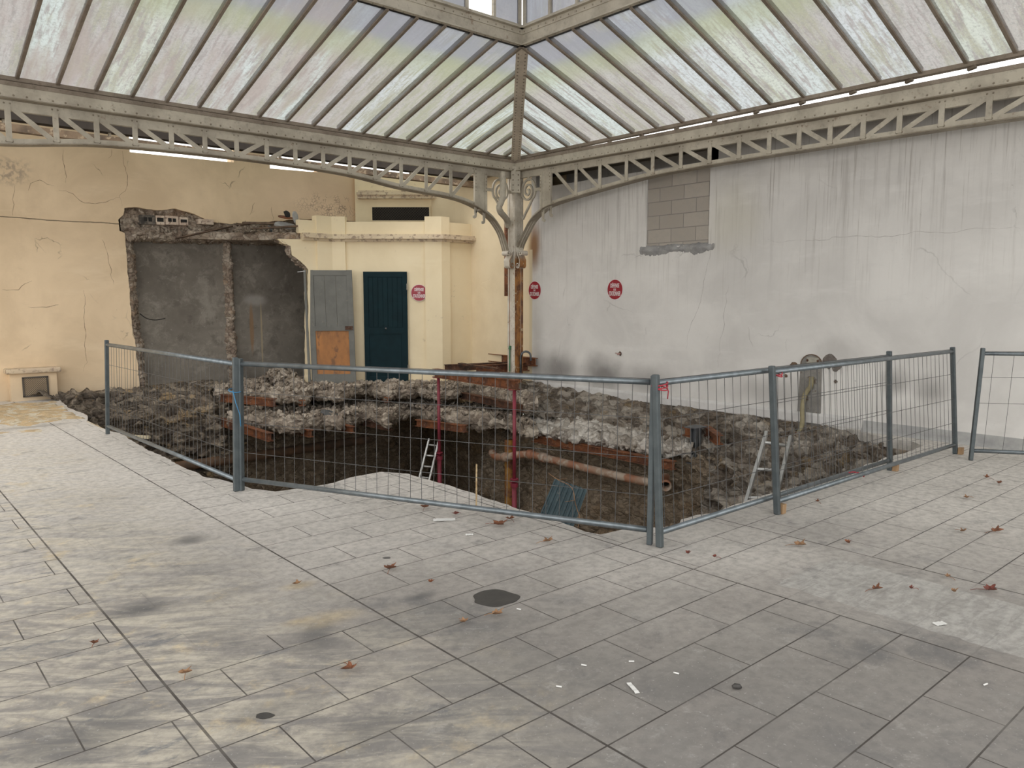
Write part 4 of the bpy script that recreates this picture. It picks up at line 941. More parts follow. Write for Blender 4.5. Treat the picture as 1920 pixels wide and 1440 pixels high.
# grey leaf standing loose against the kiosk corner
c0 = PD(586, 719, 14.50); c1 = PD(668, 719, 14.56); bx = (c0+c1)/2; W_ = (c1-c0).length; rt = (c1-c0); rt.z = 0; rt.normalize(); ah = V(-rt.y, rt.x, 0)
e = empty('wooden_door', bx, 'grey boarded door leaf with orange plywood infill, propped beside the torn wall', 'door')
lean = (UP+ah*.02-rt*.02).normalized()
F = lambda x, z, d=0: bx+rt*x+lean*z-ah*d
H_ = 2.13
mb = MB()
for x in (-W_/2+.05, W_/2-.05): mb.frame(F(x, H_/2), rt*.05, ah*.018, lean*H_/2)
for z, hh in ((H_-.05, .045), (1.04, .045), (.09, .09)): mb.frame(F(0, z), rt*(W_/2-.1), ah*.018, lean*hh)
mb.build('door_frame', M['grey_door'], e)
mb = MB(); w = (W_-.2)/3
for k in range(3): mb.frame(F(-W_/2+.1+w*(k+.5), 1.56, -.003), rt*(w/2-.002), ah*.008, lean*.49)
mb.build('door_boards', M['grey_door'], e)
mb = MB(); mb.frame(F(0, .58, -.003), rt*(W_/2-.1), ah*.006, lean*.42); mb.build('plywood_panel', M['ply'], e, label='orange plywood panel')
mb = MB(); mb.frame(F(W_/2-.09, 1.05, .025), rt*.07, ah*.012, lean*.035); mb.build('lock_case', M['rust_dark'], e)
mb = MB(); mb.frame(F(-W_/2-.045, H_/2, .03), rt*.02, ah*.03, lean*H_/2); mb.build('jamb', M['grey_door'], e)
mb = MB(); mb.bar(F(-W_/2-.02, H_-.02, .05), F(-W_/2-.17, H_-.04, .08), .012, .012); mb.build('hinge_pin', M['alu'], e)

def text_mesh(body, size, sx):
    cu = bpy.data.curves.new('txt', 'FONT'); cu.body = body; cu.size = .1; cu.align_x = 'CENTER'; cu.align_y = 'CENTER'; cu.extrude = .0008; cu.offset = .0022
    o = bpy.data.objects.new('txt', cu); col.objects.link(o); dg = bpy.context.evaluated_depsgraph_get(); dg.update()
    me = bpy.data.meshes.new_from_object(o.evaluated_get(dg)); bpy.data.objects.remove(o); bpy.data.curves.remove(cu)
    xs = [v.co.x for v in me.vertices]; ys = [v.co.y for v in me.vertices]; mx, my = (max(xs)+min(xs))/2, (max(ys)+min(ys))/2
    me.transform(Matrix.Diagonal((sx/(max(xs)-min(xs)), size/(max(ys)-min(ys)), 1, 1)) @ Matrix.Translation((-mx, -my, 0))); return me
def sign(c, u, n, r, label):
    e = empty('parking_sign', c, label, 'sign')
    for nm, rr, d, m in (('rim', r, .004, M['sign_white']), ('disc', r*.955, .0065, M['sign_red'])):
        mb = MB(); mb.prism([(rr*math.cos(6.28318*k/48), rr*math.sin(6.28318*k/48)) for k in range(48)], c, u, UP, n*d); mb.build(nm, m, e)
    for nm, body, z, s, sx in (('lettering', 'DÉFENSE', .072, .082, .185), ('lettering', 'DE', .0, .032, .05), ('lettering', 'STATIONNER', -.064, .072, .245)):
        me = text_mesh(body, s*r/.165, sx*r/.165); me.materials.append(M['sign_white']); me.name = nm
        mw = Matrix((u.to_4d(), UP.to_4d(), n.to_4d(), V(0, 0, 0).to_4d())).transposed(); mw = Matrix([[u.x, 0, n.x, 0], [u.y, 0, n.y, 0], [0, 1, 0, 0], [0, 0, 0, 1]])
        me.transform(Matrix.Translation(c+UP*z*r/.165+n*.0085) @ mw); o = bpy.data.objects.new(nm, me); col.objects.link(o); o.parent = e; o.matrix_parent_inverse = Matrix.Translation(-c)
    return e
sign(PD(786, 549, 14.795), RIGHT, -AHEAD, .158, 'round red no-parking sign on the cream kiosk right of the green door')
sign(V(W-.002, PA(1003, 544, W).y, 1.775), V(0, -1, 0), V(-1, 0, 0), .165, 'round red no-parking sign on the white wall next to the column')
sign(V(W-.002, PA(1153.5, 543, W).y, 1.77), V(0, -1, 0), V(-1, 0, 0), .165, 'round red no-parking sign on the white wall farther right of the column')

# vent housing at the foot of the left wall
e = empty('vent_housing', V(2.28, 14.4, 0), 'small cream vent housing with a stone cap at the foot of the left wall', 'vent')
x0, x1 = PB(18, 700, 14.33).x, PB(106, 700, 14.33).x
mb = MB(); mb.box(x0, x1, 14.33, 14.53, -.02, .44); mb.build('body', M['cream'], e)
mb = MB(); mb.box(x0-.06, x1+.06, 14.26, 14.53, .44, .52); mb.build('cap_stone', M['cap'], e, bevel=.02)
gx0, gx1 = PB(44, 730, 14.33).x, PB(90, 730, 14.33).x
g_ = grille('grille', V((gx0+gx1)/2, 14.325, .22), V(1, 0, 0), UP, V(0, -1, 0), gx1-gx0, .30, .03, None, None, M['grille']); g_.parent = e; g_.matrix_parent_inverse = Matrix.Translation(-Vector(e.location))

# ================================================================ steel beams and props in the dig
def ibeam(name, p, q, h, w, m, label, group=None, cat='beam'):
    p = Vector(p); q = Vector(q); d = (q-p).normalized(); s = d.cross(UP).normalized(); n = s.cross(d)
    t = .012; prof = [(-w/2, -h/2), (w/2, -h/2), (w/2, -h/2+t), (t/2, -h/2+t), (t/2, h/2-t), (w/2, h/2-t), (w/2, h/2), (-w/2, h/2), (-w/2, h/2-t), (-t/2, h/2-t), (-t/2, -h/2+t), (-w/2, -h/2+t)]
    mb = MB(); mb.prism(prof, p, s, n, q-p); o = mb.build(name, m); tag(o, label, cat, group); return centre(o)
ibeam('steel_beam', V(7.44, 10.52, .395), V(7.25, 8.20, .395), .14, .11, M['rust'], 'long orange rusted beam lying across both red props')
ibeam('steel_beam', G(893, 693, .38), G(1006, 686, .40), .15, .11, M['rust'], 'rusted needle beam in front of the column foot')
ibeam('steel_beam', G(834, 690, .38), G(965, 684, .40), .12, .10, M['rust_dark'], 'dark rusted beam crossing behind the needle beam')
ibeam('steel_beam', G(932, 671, .50)+V(0, .2, 0), G(1004, 679, .50), .15, .11, M['rust'], 'short upper rusted beam clamped behind the column foot')
ibeam('steel_beam', G(862, 682, .50), G(935, 692, .46), .03, .10, M['rust_dark'], 'thin flat steel bar lying on top of the beams')
def beam_px(x0, y0, x1, y1, z, h, m, label, w=.10):
    p = G(x0, y0, z); q = G(x1, y1, z); p = p-(q-p).normalized()*.35
    return ibeam('steel_beam', p, q, h, w, m, label)
beam_px(440, 748, 516, 755, -.10, .13, M['rust'], 'orange rusted joist end sticking out of the upper slab beside the blue string')
beam_px(430, 795, 508, 820, -.50, .13, M['rust'], 'rusted joist end sticking out below the lower slab, left of centre')
beam_px(545, 802, 584, 813, -.55, .12, M['rust'], 'short rusted joist stub under the lower slab near the middle')
beam_px(640, 800, 662, 806, -.56, .11, M['rust'], 'small rusted joist stub under the lower slab below the green door')
beam_px(700, 795, 733, 801, -.56, .11, M['rust_dark'], 'dark rusted joist stub under the lower slab, right of the green door')
beam_px(810, 796, 874, 804, -.52, .12, M['rust'], 'orange rusted joist sloping out under the lower slab behind the first red prop')
beam_px(885, 745, 985, 766, -.13, .12, M['rust_dark'], 'dark rusted joist along the edge of the upper slab beneath the long beam')
beam_px(560, 747, 567, 756, -.15, .10, M['rust'], 'short rusted stub at the upper slab edge below the grey door leaf')
beam_px(715, 740, 727, 750, -.17, .09, M['rust'], 'short rusted stub at the upper slab edge below the green door')
ibeam('steel_beam', G(1000, 821, -.60), G(1264, 873, -.60), .12, .10, M['rust'], 'long rusted joist under the pale ledge')
ibeam('steel_beam', G(1318, 802, -.22), G(1349, 825, -.22), .13, .10, M['rust'], 'rusted beam end projecting from the right bank beside the steel stub')
ibeam('steel_beam', G(1285, 808, -.22), G(1300, 812, -.22), .12, .12, M['rust'], 'orange rusted beam end left of the steel stub in the right bank')
e = empty('steel_stub', G(1305, 850, -.5), 'dark grey upright steel stub with a cap plate in the right bank', 'post')
c = G(1305, 800, -.12)
ibs = MB(); ibs.box(c.x-.06, c.x+.06, c.y-.05, c.y-.04, -.62, -.13); ibs.box(c.x-.06, c.x+.06, c.y+.04, c.y+.05, -.62, -.13); ibs.box(c.x-.005, c.x+.005, c.y-.05, c.y+.05, -.62, -.13); ibs.build('shaft', M['steelgrey'], e)
ibs = MB(); ibs.box(c.x-.13, c.x+.13, c.y-.10, c.y+.10, -.13, -.115); ibs.build('cap_plate', M['steelgrey'], e)
ibs = MB(); ibs.box(c.x-.09, c.x+.09, c.y-.08, c.y+.08, -.63, -.615); ibs.build('foot_plate', M['steelgrey'], e)
def prop(a, b, ztop, label, zc_=None):
    e = empty('steel_prop', V(a, b, -3.05), label, 'prop', 'dark red props under the long beam')
    zc_ = zc_ or -1.0
    mb = MB(); mb.tube([V(a, b, zc_-.05), V(a, b, ztop)], .026, 12); mb.build('inner_tube', M['red_prop'], e, smooth=True)
    mb = MB(); mb.tube([V(a, b, -3.04), V(a, b, zc_)], .036, 12); mb.build('outer_tube', M['red_prop'], e, smooth=True)
    mb = MB(); mb.tube([V(a, b, zc_-.06), V(a, b, zc_)], .055, 12); mb.tube([V(a, b, zc_+.05), V(a, b, zc_+.065)], .06, 12); mb.bar(V(a-.08, b, zc_+.02), V(a+.08, b, zc_+.02), .012, .012); mb.build('collar', M['red_prop'], e)
    mb = MB(); mb.box(a-.07, a+.07, b-.07, b+.07, ztop, ztop+.008); mb.build('head_plate', M['red_prop'], e)
    mb = MB(); mb.box(a-.08, a+.08, b-.08, b+.08, -3.05, -3.042); mb.build('base_plate', M['red_prop'], e)
prop(7.44, 10.42, .317, 'dark red adjustable prop under the far end of the long beam')
prop(7.26, 8.30, .317, 'dark red adjustable prop under the near end of the long beam, by the pipe bend', -1.05)
# rusty foundation column beneath
p = G(950, 905, -1.4); mb = MB(); q = V(8.42, 9.75, 0)
mb.tube([V(q.x, q.y, -3.05), V(q.x, q.y, -.75)], .085, 16); o = mb.build('foundation_pipe', m_rust('flaking_yellow_rust', (.34, .17, .035), (.12, .045, .03), (.10, .035, .04)), smooth=True); tag(o, 'flaking yellow and red rusted upright beside the near red prop', 'post'); centre(o)
mb = MB(); 
# pit pipe along the right wall
def at_a(px, py, a): return PA(px, py, a)
pts = [at_a(922, 848, 8.30), at_a(930, 856, 8.22), at_a(948, 857, 8.2), at_a(970, 853, 8.22), at_a(995, 852, 8.26), at_a(1020, 858, 8.28), at_a(1060, 868, 8.30), at_a(1120, 883, 8.32), at_a(1180, 897, 8.34), at_a(1232, 907, 8.36)]
z_av = None
e = empty('sewer_pipe', pts[-1], 'dusty orange drain pipe hung along the right pit wall', 'pipe')
mb = MB(); mb.tube([V(*p) for p in crom([tuple(p) for p in pts], 5)], .062, 14); mb.build('pipe_run', M['clay'], e, smooth=True)
for i in (2, 4, 5):
    mb = MB(); d = (pts[i+1]-pts[i-1]).normalized(); mb.tube([pts[i]-d*.05, pts[i]+d*.05], .078, 16); mb.build('pipe_socket', M['clay'], e, smooth=True)
pe = at_a(1248, 912, 8.25); mb = MB(); d = V(-.75, -.6, -.2).normalized()
n_ = 20; u_ = d.orthogonal().normalized(); w_ = d.cross(u_)
def ringv(c, r): return [c+(u_*math.cos(6.28318*k/n_)+w_*math.sin(6.28318*k/n_))*r for k in range(n_)]
st_ = pts[-1]; rings = [ringv(pe-d*.30, .062), ringv(pe-d*.06, .062), ringv(pe-d*.06, .078), ringv(pe, .08), ringv(pe, .062), ringv(pe-d*.15, .058)]
vs = [v for r_ in rings for v in r_]; fs = [(i*n_+k, i*n_+(k+1) % n_, (i+1)*n_+(k+1) % n_, (i+1)*n_+k) for i in range(len(rings)-1) for k in range(n_)]
mb.add(vs, fs); mb.build('open_end', M['clay'], e, smooth=True)
mb = MB(); mb.add(ringv(pe-d*.14, .058), [tuple(range(n_))]); mb.build('pipe_bore', M['black'], e)
# pipe along the left cellar wall
pl0 = V(3.7, 13.35, 0); b_ = 13.25
pa = PB(375, 869, b_); pb_ = PB(690, 824, 13.6)
mb = MB(); mb.tube([V(pa.x-.5, b_, pa.z), V(pa.x+.5, b_, pa.z), pb_], .085, 16); o = mb.build('rusty_pipe', M['pipe_old'], smooth=True); tag(o, 'thick old rusty pipe along the left cellar wall', 'pipe'); centre(o)
mb = MB(); pq = G(1262, 0+925, -1.0)
pz = G(1358, 925, -.95); pw = G(1420, 948, -.95); mb.tube([pz+V(0, .0, 0), pz.lerp(pw, .5), pw], [.07, .09, .09], 14); o = mb.build('red_pipe', plain('dusty_red_pipe', (.17, .07, .06), (.36, .31, .28), 3.5, .6), smooth=True); tag(o, 'dusty red pipe stub lying below the near ladder', 'pipe'); centre(o)
# stone strip by near ladder
# ladders
def ladder(name, f0, f1, w, n, label):
    e = empty(name, f0, label, 'ladder'); d = (f1-f0); s = RIGHT*w/2*1.0
    s = (s-d.normalized()*s.dot(d.normalized())).normalized()*w/2
    for k in (-1, 1):
        mb = MB(); mb.bar(f0+s*k, f1+s*k, .026, .06, s); mb.build('stile', M['alu'], e)
    for i in range(n):
        q = f0.lerp(f1, (i+.5)/n); mb = MB(); mb.tube([q-s, q+s], .016, 8); mb.build('rung', M['alu'], e, smooth=True)
    return e
tl = G(1434, 812, -.30); tr = G(1481, 820, -.30)
def near_ladder():
    a0 = PD(1437, 812, 8.1); a1 = PD(1398, 945, 7.3); b0 = PD(1482, 820, 8.3); b1 = PD(1460, 915, 7.65)
    e = empty('ladder', a1, 'aluminium ladder leaning in the dig behind the right fence post', 'ladder')
    dA = (a1-a0); dB = (b1-b0).normalized(); b1b = b0+dB*dA.length
    for p, q in ((a0, a0+dA*1.35), (b0, b0+(b1b-b0)*1.35)):
        mb = MB(); mb.bar(p, q, .03, .062); mb.build('stile', M['alu'], e)
    for f in (.14, .53, .92, 1.28):
        mb = MB(); mb.tube([a0+dA*f, b0+(b1b-b0)*f], .018, 8); mb.build('rung', M['alu'], e, smooth=True)
near_ladder()
f1 = PD(812, 832, 12.9); f0 = PD(795, 902, 12.3); d = (f1-f0); ladder('ladder', f0-d*1.5, f1+d*.1, .17, 9, 'grey ladder in the dark cellar beside the far red prop')
# corrugated sheet leaning on the right wall
c = [PD(1040, 897, 8.1), PD(1101, 918, 8.0), PD(1063, 1020, 7.35), PD(995, 1005, 7.45)]
mb = MB(); nu = 28
for i in range(nu+1):
    t_ = i/nu; top = c[0].lerp(c[1], t_); bot = c[3].lerp(c[2], t_); off = AHEAD*(.012 if (i//2) % 2 else -.012)
    mb.v += [top+off, bot+(bot-top)*.4+off, top+off+AHEAD*.004, bot+(bot-top)*.4+off+AHEAD*.004]
for i in range(nu): k = i*4; mb.f += [(k, k+4, k+5, k+1), (k+2, k+3, k+7, k+6)]
o = mb.build('corrugated_sheet', M['corr'], normals=False); tag(o, 'blue-grey ribbed sheet leaning in the right arm of the dig', 'sheet'); centre(o)
# twig in front of it
tw = [PD(1029, 888, 7.3), PD(1047, 900, 7.3), PD(1072, 914, 7.25), PD(1078, 940, 7.2), PD(1082, 955, 7.2), PD(1087, 972, 7.15), PD(1081, 1000, 7.1)]
e = empty('twig', tw[-1], 'thin pale twig caught in front of the ribbed sheet', 'twig'); mb = MB(); mb.tube([V(*p) for p in crom([tuple(p) for p in tw], 4)], .004, 6); mb.build('stem', M['leaf2'], e, smooth=True)
mb = MB(); mb.tube([PD(1077, 938, 7.2), PD(1066, 940, 7.15), PD(1059, 941, 7.15)], .0028, 5); mb.tube([PD(1047, 900, 7.3), PD(1062, 897, 7.35)], .0025, 5); mb.build('side_twig', M['leaf2'], e, smooth=True)
# wooden stake by the fence
p0 = G(893, 957); mb = MB(); mb.bar(p0+UP*.0, p0+UP*.36+RIGHT*.004, .022, .012); o = mb.build('wooden_stake', plain('pale_stake_wood', (.46, .36, .22), (.3, .2, .1), 20, .8)); tag(o, 'thin pale wooden stake standing behind the middle fence panel', 'stake'); centre(o)

# debris on the torn wall head
def slab_piece(name, px, py, d, size, rot, m, label, cat='debris'):
    c = PB(px, py, d); mb = MB(); rm = Matrix.Rotation(rot[2], 3, 'Z') @ Matrix.Rotation(rot[1], 3, 'Y') @ Matrix.Rotation(rot[0], 3, 'X')
    rnd = random.Random(int(px*7+py)); n = 9; pl = [(size[0]/2*math.cos(6.283*k/n)*rnd.uniform(.75, 1.15), size[1]/2*math.sin(6.283*k/n)*rnd.uniform(.75, 1.15)) for k in range(n)]
    mb.prism(pl, c, rm @ V(1, 0, 0), rm @ V(0, 1, 0), rm @ V(0, 0, size[2])); o = mb.build(name, m, bevel=.004); tag(o, label, cat); return centre(o)
for a in [((455, 418), (515, 419), 13.95, .06, 'grey-brown plank lying along the torn wall head'), ((330, 447), (450, 421), 14.35, .03, 'long bent lath hanging from the torn wall head'),
          ((470, 429), (562, 424), 13.6, .05, 'dark charred board under the plank on the torn wall head'), ((385, 432), (470, 420), 14.40, .02, 'thin grey lath sagging across the torn masonry')]:
    p = PB(*a[0], a[2]); q = PB(*a[1], a[2]-.1); mb = MB(); mb.bar(p, q, .09, a[3]*.6, AHEAD); o = mb.build('timber_board', M['plank']); tag(o, a[4], 'board'); centre(o)
slab_piece('roof_felt_scrap', 538, 402, 13.75, (.16, .16, .02), (1.2, .3, .2), M['black'], 'black torn felt scrap standing on the wall debris')
slab_piece('roof_tile', 534, 408, 13.75, (.28, .14, .02), (.5, .1, -.3), M['rust'], 'orange broken tile on the wall debris')
slab_piece('concrete_fragment', 553, 408, 13.7, (.16, .24, .03), (1.3, .2, .4), M['mortar'], 'upright grey concrete fragment at the end of the wall debris')
slab_piece('concrete_fragment', 535, 424, 13.75, (.45, .25, .03), (.5, .1, -.2), M['mortar'], 'tilted grey slab fragment under the orange tile')
slab_piece('plastic_scrap', 508, 432, 14.0, (.2, .12, .05), (.9, .4, .3), plain('blue_grey_plastic', (.22, .26, .29), (.12, .14, .16), 9, .5), 'blue-grey plastic scrap among the wall debris')
slab_piece('slate_piece', 617, 775, 11.9, (.34, .26, .02), (.35, .1, .3), M['steelgrey'], 'dark slate piece lying on the lower slab')
o = slab_piece('wooden_offcut', 250, 823, 8.9, (.01, .01, .01), (0, 0, 0), M['wood'], 'x')
bpy.data.objects.remove(o)
p = G(232, 817, -.02); q = G(272, 820, -.03); mb = MB(); mb.bar(p, q+RIGHT*.05, .05, .03); o = mb.build('wooden_offcut', plain('pale_cream_offcut', (.55, .48, .34), (.45, .38, .26), 9, .8)); tag(o, 'pale wooden offcut at the pit edge by the left fence post', 'board'); centre(o)
for i, (x0, x1, y0, y1, lab) in enumerate(((263, 290, 404, 420, 'very dark hollow brick at the left of the torn lintel'), (292, 308, 405, 421, 'pale hollow brick with dark holes, second in the torn lintel'), (310, 334, 406, 421, 'pale hollow brick with two dark holes, third in the torn lintel'), (336, 352, 408, 422, 'whitish end brick right of the hollow bricks in the torn lintel'), (372, 400, 412, 420, 'broken brick end farther right in the torn lintel'))):
    a = PB(x0, y1, 14.46); b = PB(x1, y0, 14.46); e = empty('hollow_brick', V((a.x+b.x)/2, 14.5, a.z), lab, 'brick', 'hollow bricks bared in the torn lintel')
    mb = MB(); mb.box(a.x, b.x, 14.44, 14.62, a.z, b.z); mb.build('body', M['dark_brick'] if i == 0 else M['brick'], e, bevel=.008)
    for k in (1, 2):
        cx = a.x+(b.x-a.x)*k/3; mb = MB(); mb.box(cx-.03, cx+.03, 14.436, 14.442, a.z+.05, b.z-.04); mb.build('hole', M['black'], e, bevel=.003)
p = [PB(262, 588, 14.6), PB(275, 597, 14.5), PB(292, 600, 14.45), PB(310, 597, 14.45)]; mb = MB(); mb.tube([V(*q) for q in crom([tuple(q) for q in p], 5)], .008, 6); o = mb.build('loose_cable', M['black'], smooth=True); tag(o, 'loose black cable poking out of the torn wall edge', 'cable'); centre(o)
# green strip and hook by the column foot
mb = MB(); p = V(CX-.10, CY+.01, 0); mb.bar(V(CX-.115, CY+.02, .35), V(CX-.105, CY+.03, .75), .02, .02); mb.tube([V(CX-.105, CY+.03, .74), V(CX-.09, CY+.03, .80)], .025, 8); o = mb.build('plastic_strip', M['green_pl']); tag(o, 'green strip taped to the left of the column foot', 'strip'); centre(o)
c = G(986, 668, .62); pts = [c+RIGHT*-.09-UP*.34, c+RIGHT*-.09, *[c+RIGHT*.085*math.cos(math.pi-k*math.pi/8)+UP*(.085*math.sin(math.pi-k*math.pi/8)+.0) for k in range(9)], c+RIGHT*.085-UP*.08]
mb = MB(); mb.tube(pts, .018, 8); o = mb.build('lifting_hook', M['steelgrey'], smooth=True); tag(o, 'grey hooked steel bar over the beams right of the column', 'hook'); centre(o)

# niche with hose on the white wall
b0, b1 = PA(1502, 700, W).y, PA(1541, 700, W).y; bc = (b0+b1)/2; rw = abs(b0-b1)/2
e = empty('meter_niche', V(W, bc, .0), 'arch-topped grey cement niche at the foot of the white wall', 'niche')
zs_ = PA(1521, 665, W).z-rw*.95
out = [(-rw*1.25, -.12), (-rw*1.05, zs_-.1)]+[(rw*math.cos(math.pi-k*math.pi/12), zs_+rw*.95*math.sin(math.pi-k*math.pi/12)) for k in range(13)]+[(rw*1.0, zs_-.1), (rw*1.1, -.12)]
mb = MB(); mb.prism(out, V(W-.012, bc, 0), V(0, -1, 0), UP, V(.03, 0, 0)); mb.build('cement_patch', plain('niche_cement', (.19, .18, .165), (.27, .26, .24), 5, .9, bstr=.6, bdist=.02, spots=((.12, .09, .07), 2, .58)), e)
mb = MB(); mb.ribbon([(rw*1.02*math.cos(math.pi-k*math.pi/12), zs_+rw*.97*math.sin(math.pi-k*math.pi/12)) for k in range(13)], .012, V(W-.018, bc, 0), V(0, -1, 0), UP, V(.02, 0, 0)); mb.build('arch_rim', M['plank'], e)
mb = MB(); mb.box(W-.022, W, bc-.10, bc+.06, zs_+.02, zs_+.10); mb.build('upper_plate', plain('cream_niche_plate', (.42, .40, .34), None, 9, .7), e)
for dy in (-.09, .05):
    mb = MB(); mb.dome((W-.022, bc+dy, zs_+.06), (-1, 0, 0), .018); mb.build('bolt', M['rust_dark'], e)
hs = [V(W-.03, bc-.02, .62), V(W-.04, bc-.02, .5), V(W-.05, bc+.05, .38), V(W-.08, bc+.06, .2), V(W-.14, bc+.02, .05), V(W-.22, bc-.0, -.05), V(W-.3, bc+.0, -.12)]
mb = MB(); mb.tube([V(*p) for p in crom([tuple(p) for p in hs], 4)], .030, 10); o = mb.build('hose', M['hose'], smooth=True); tag(o, 'yellowed hose hanging out of the niche into the dig', 'hose'); centre(o)
mb = MB(); mb.tube([V(W-.28, bc, -.08), V(W-.36, bc-.02, -.32)], .04, 10); o = mb.build('pipe_stub', M['rust_dark'], smooth=True); tag(o, 'dark rusty pipe stub below the hose', 'pipe'); centre(o)
# torn holes beside the niche
for (px, py, s, lab) in ((1489, 684, .05, 'small torn pipe hole left of the niche'), (1474, 705, .025, 'tiny plugged hole left of the niche'), (1557, 678, .09, 'ragged grey plaster hole right of the niche'), (1568, 688, .06, 'lower lobe of the ragged plaster hole right of the niche'), (1567, 715, .025, 'tiny plugged hole right of the niche'), (1163, 663, .035, 'small red-edged pipe hole low on the white wall')):
    c = PA(px, py, W); mb = MB(); rnd = random.Random(px); n = 14
    mb.prism([(s*math.cos(6.283*k/n)*rnd.uniform(.7, 1.2), s*math.sin(6.283*k/n)*rnd.uniform(.7, 1.2)) for k in range(n)], V(W-.006, c.y, c.z), V(0, -1, 0), UP, V(.01, 0, 0))
    o = mb.build('plaster_hole', M['plank'] if s < .055 else plain('ragged_plaster_hole', (.20, .18, .16), (.12, .10, .09), 14, .9)); tag(o, lab, 'hole'); centre(o)
c = PA(1163, 663, W); mb = MB(); mb.tube([V(W, c.y, c.z), V(W-.08, c.y-.02, c.z-.01)], .014, 8); mb.tube([V(W-.07, c.y-.06, c.z), V(W-.07, c.y+.04, c.z+.01)], .008, 6); o = mb.build('water_tap', plain('pinkish_tap', (.5, .3, .27), None, 9, .5), smooth=True); tag(o, 'small pinkish tap sticking out low on the white wall', 'tap'); centre(o)

# ================================================================ fences
def fence(name, pL, pR, label, H=1.12, zt=1.075, zb=.10, leanL=V(0, 0, 0), leanR=V(0, 0, 0), nw=34, hz=(.84, .58, .33), railm=None, postw=.045, foot=True):
    """one site-fence panel: two posts, two rails and wire infill"""
    pL = Vector(pL); pR = Vector(pR); e = empty(name, (pL+pR)/2, label, 'fence', 'wire site fence panels around the dig')
    tL = pL+UP*H+leanL; tR = pR+UP*H+leanR
    P = lambda s, z: (pL.lerp(tL, z/H)).lerp(pR.lerp(tR, z/H), s)
    d = (pR-pL).normalized(); s_ = V(-d.y, d.x, 0)
    for p, q in ((pL, tL), (pR, tR)):
        mb = MB(); mb.bar(p, q, postw, postw*.8, s_); mb.build('post', M['galv'], e, bevel=.007)
    for nm, z, r in (('top_rail', zt, .019), ('bottom_rail', zb, .019)):
        mb = MB(); mb.tube([P(.006, z), P(.994, z)], r, 12); mb.build(nm, M['galv_rail'], e, smooth=True)
    mb = MB(); rnd = random.Random(int(pL.x*100))
    for i in range(nw):
        s = (i+.6)/nw; off = s_*.004; w = rnd.uniform(-.0035, .0035); m = P(s+w*.4, .55)+s_*w*1.5
        mb.tube([P(s, zt)+off, m+off, P(s, zb-.012)+off], .0022, 5, False)
    for z in hz: mb.tube([P(.0, z)-s_*.002, P(.5, z+rnd.uniform(-.006, .006)), P(1, z)-s_*.002], .0023, 5, False)
    mb.tube([P(0, zb-.02), P(1, zb-.02)], .0022, 5, False); mb.tube([P(0, zt+.022), P(1, zt+.022)], .0022, 5, False)
    mb.build('wire_infill', M['wire'], e)
    return e
g202 = G(202, 814); g441 = G(443, 921); g451 = G(453, 920); g1219 = G(1218, 1021); g1238 = G(1237, 1026); g1455 = G(1453, 961); g1670 = G(1668, 882); g1793 = G(1791, 851)
def top(px, py, d): return PD(px, py, d)
def lean(p, px, h=1.12, ah=0.0):
    """sideways lean so that the post head stands where seen"""
    d = p.dot(AHEAD); q = p+UP*h; r = q-O; f = (r.dot(AHEAD))*cp-r.z*sp; x = (px-960)/FPX*f; return RIGHT*(x-r.dot(RIGHT))+AHEAD*ah
fence('fence_panel', g202, g441, 'left wire fence panel running beside the sandy edge', H=1.13, leanL=lean(g202, 200), leanR=lean(g441, 441), nw=36)
fence('fence_panel', g451, g1219, 'middle wire fence panel across the front of the dig', H=1.12, leanL=lean(g451, 450), leanR=lean(g1219, 1226), nw=35)
fence('fence_panel', g1238, g1670, 'right wire fence panel behind the red tie', H=1.13, leanL=lean(g1238, 1229), leanR=lean(g1670, 1667), nw=34)
fence('fence_panel', g1455-AHEAD*.05, g1793, 'overlapping wire fence panel ending near the white wall', H=1.12, leanL=lean(g1455, 1443), leanR=lean(g1793, 1786), nw=34)
g1820 = G(1820, 863); far = g1820+V(2.4, -2.5, 0).normalized()*.0+RIGHT*2.3-AHEAD*.35
far = G(1820, 863)+RIGHT*2.2-AHEAD*.5
fence('fence_panel', g1820, far, 'tilted wire fence panel cut by the right edge of the picture', H=1.13, leanL=lean(g1820, 1843), leanR=RIGHT*.12, nw=13, hz=(.84, .58))
for p, lab in ((g1455, 'small wooden wedge at the foot of the fence post behind the red tie corner'), (g1670, 'small wooden wedge at the foot of the second last fence post'), (g1793, 'small wooden wedge at the foot of the last fence post by the white wall')):
    c = p+RIGHT*.045-AHEAD*.02; mb = MB(); mb.frame(c+UP*.036, V(.026, 0, 0), V(0, .022, 0), UP*.036+V(.003, 0, 0)); o = mb.build('wooden_wedge', M['wood'], bevel=.003); tag(o, lab, 'wedge'); centre(o)
# ties
def tie(name, c, r, m, label, n=3, tail=None):
    mb = MB()
    for k in range(n):
        z = c.z+(k-n/2)*.012; mb.tube([V(c.x+r*math.cos(a), c.y+r*math.sin(a), z+.012*math.sin(a+k)) for a in [6.2832*j/14 for j in range(15)]], .0045, 5, False)
    if tail: mb.tube(tail, .004, 5)
    o = mb.build(name, m, smooth=True); tag(o, label, 'tie'); return centre(o)
c = (g1219+g1238)/2+lean(g1219, 1228)+UP*1.06
tie('plastic_tie', c, .05, M['red_tie'], 'red plastic tie round the paired posts right of the middle panel', 3, [c+RIGHT*.04, c+RIGHT*.055-UP*.04, c+RIGHT*.05-UP*.09])
c = (g441+g451)/2+UP*.86
tie('string_tie', c, .05, M['blue_tie'], 'blue string tied round the paired posts left of the middle panel', 1, [c-AHEAD*.05, c-AHEAD*.05-UP*.1+RIGHT*.02, c-AHEAD*.05+RIGHT*.05-UP*.2, c-AHEAD*.05+RIGHT*.055-UP*.3])
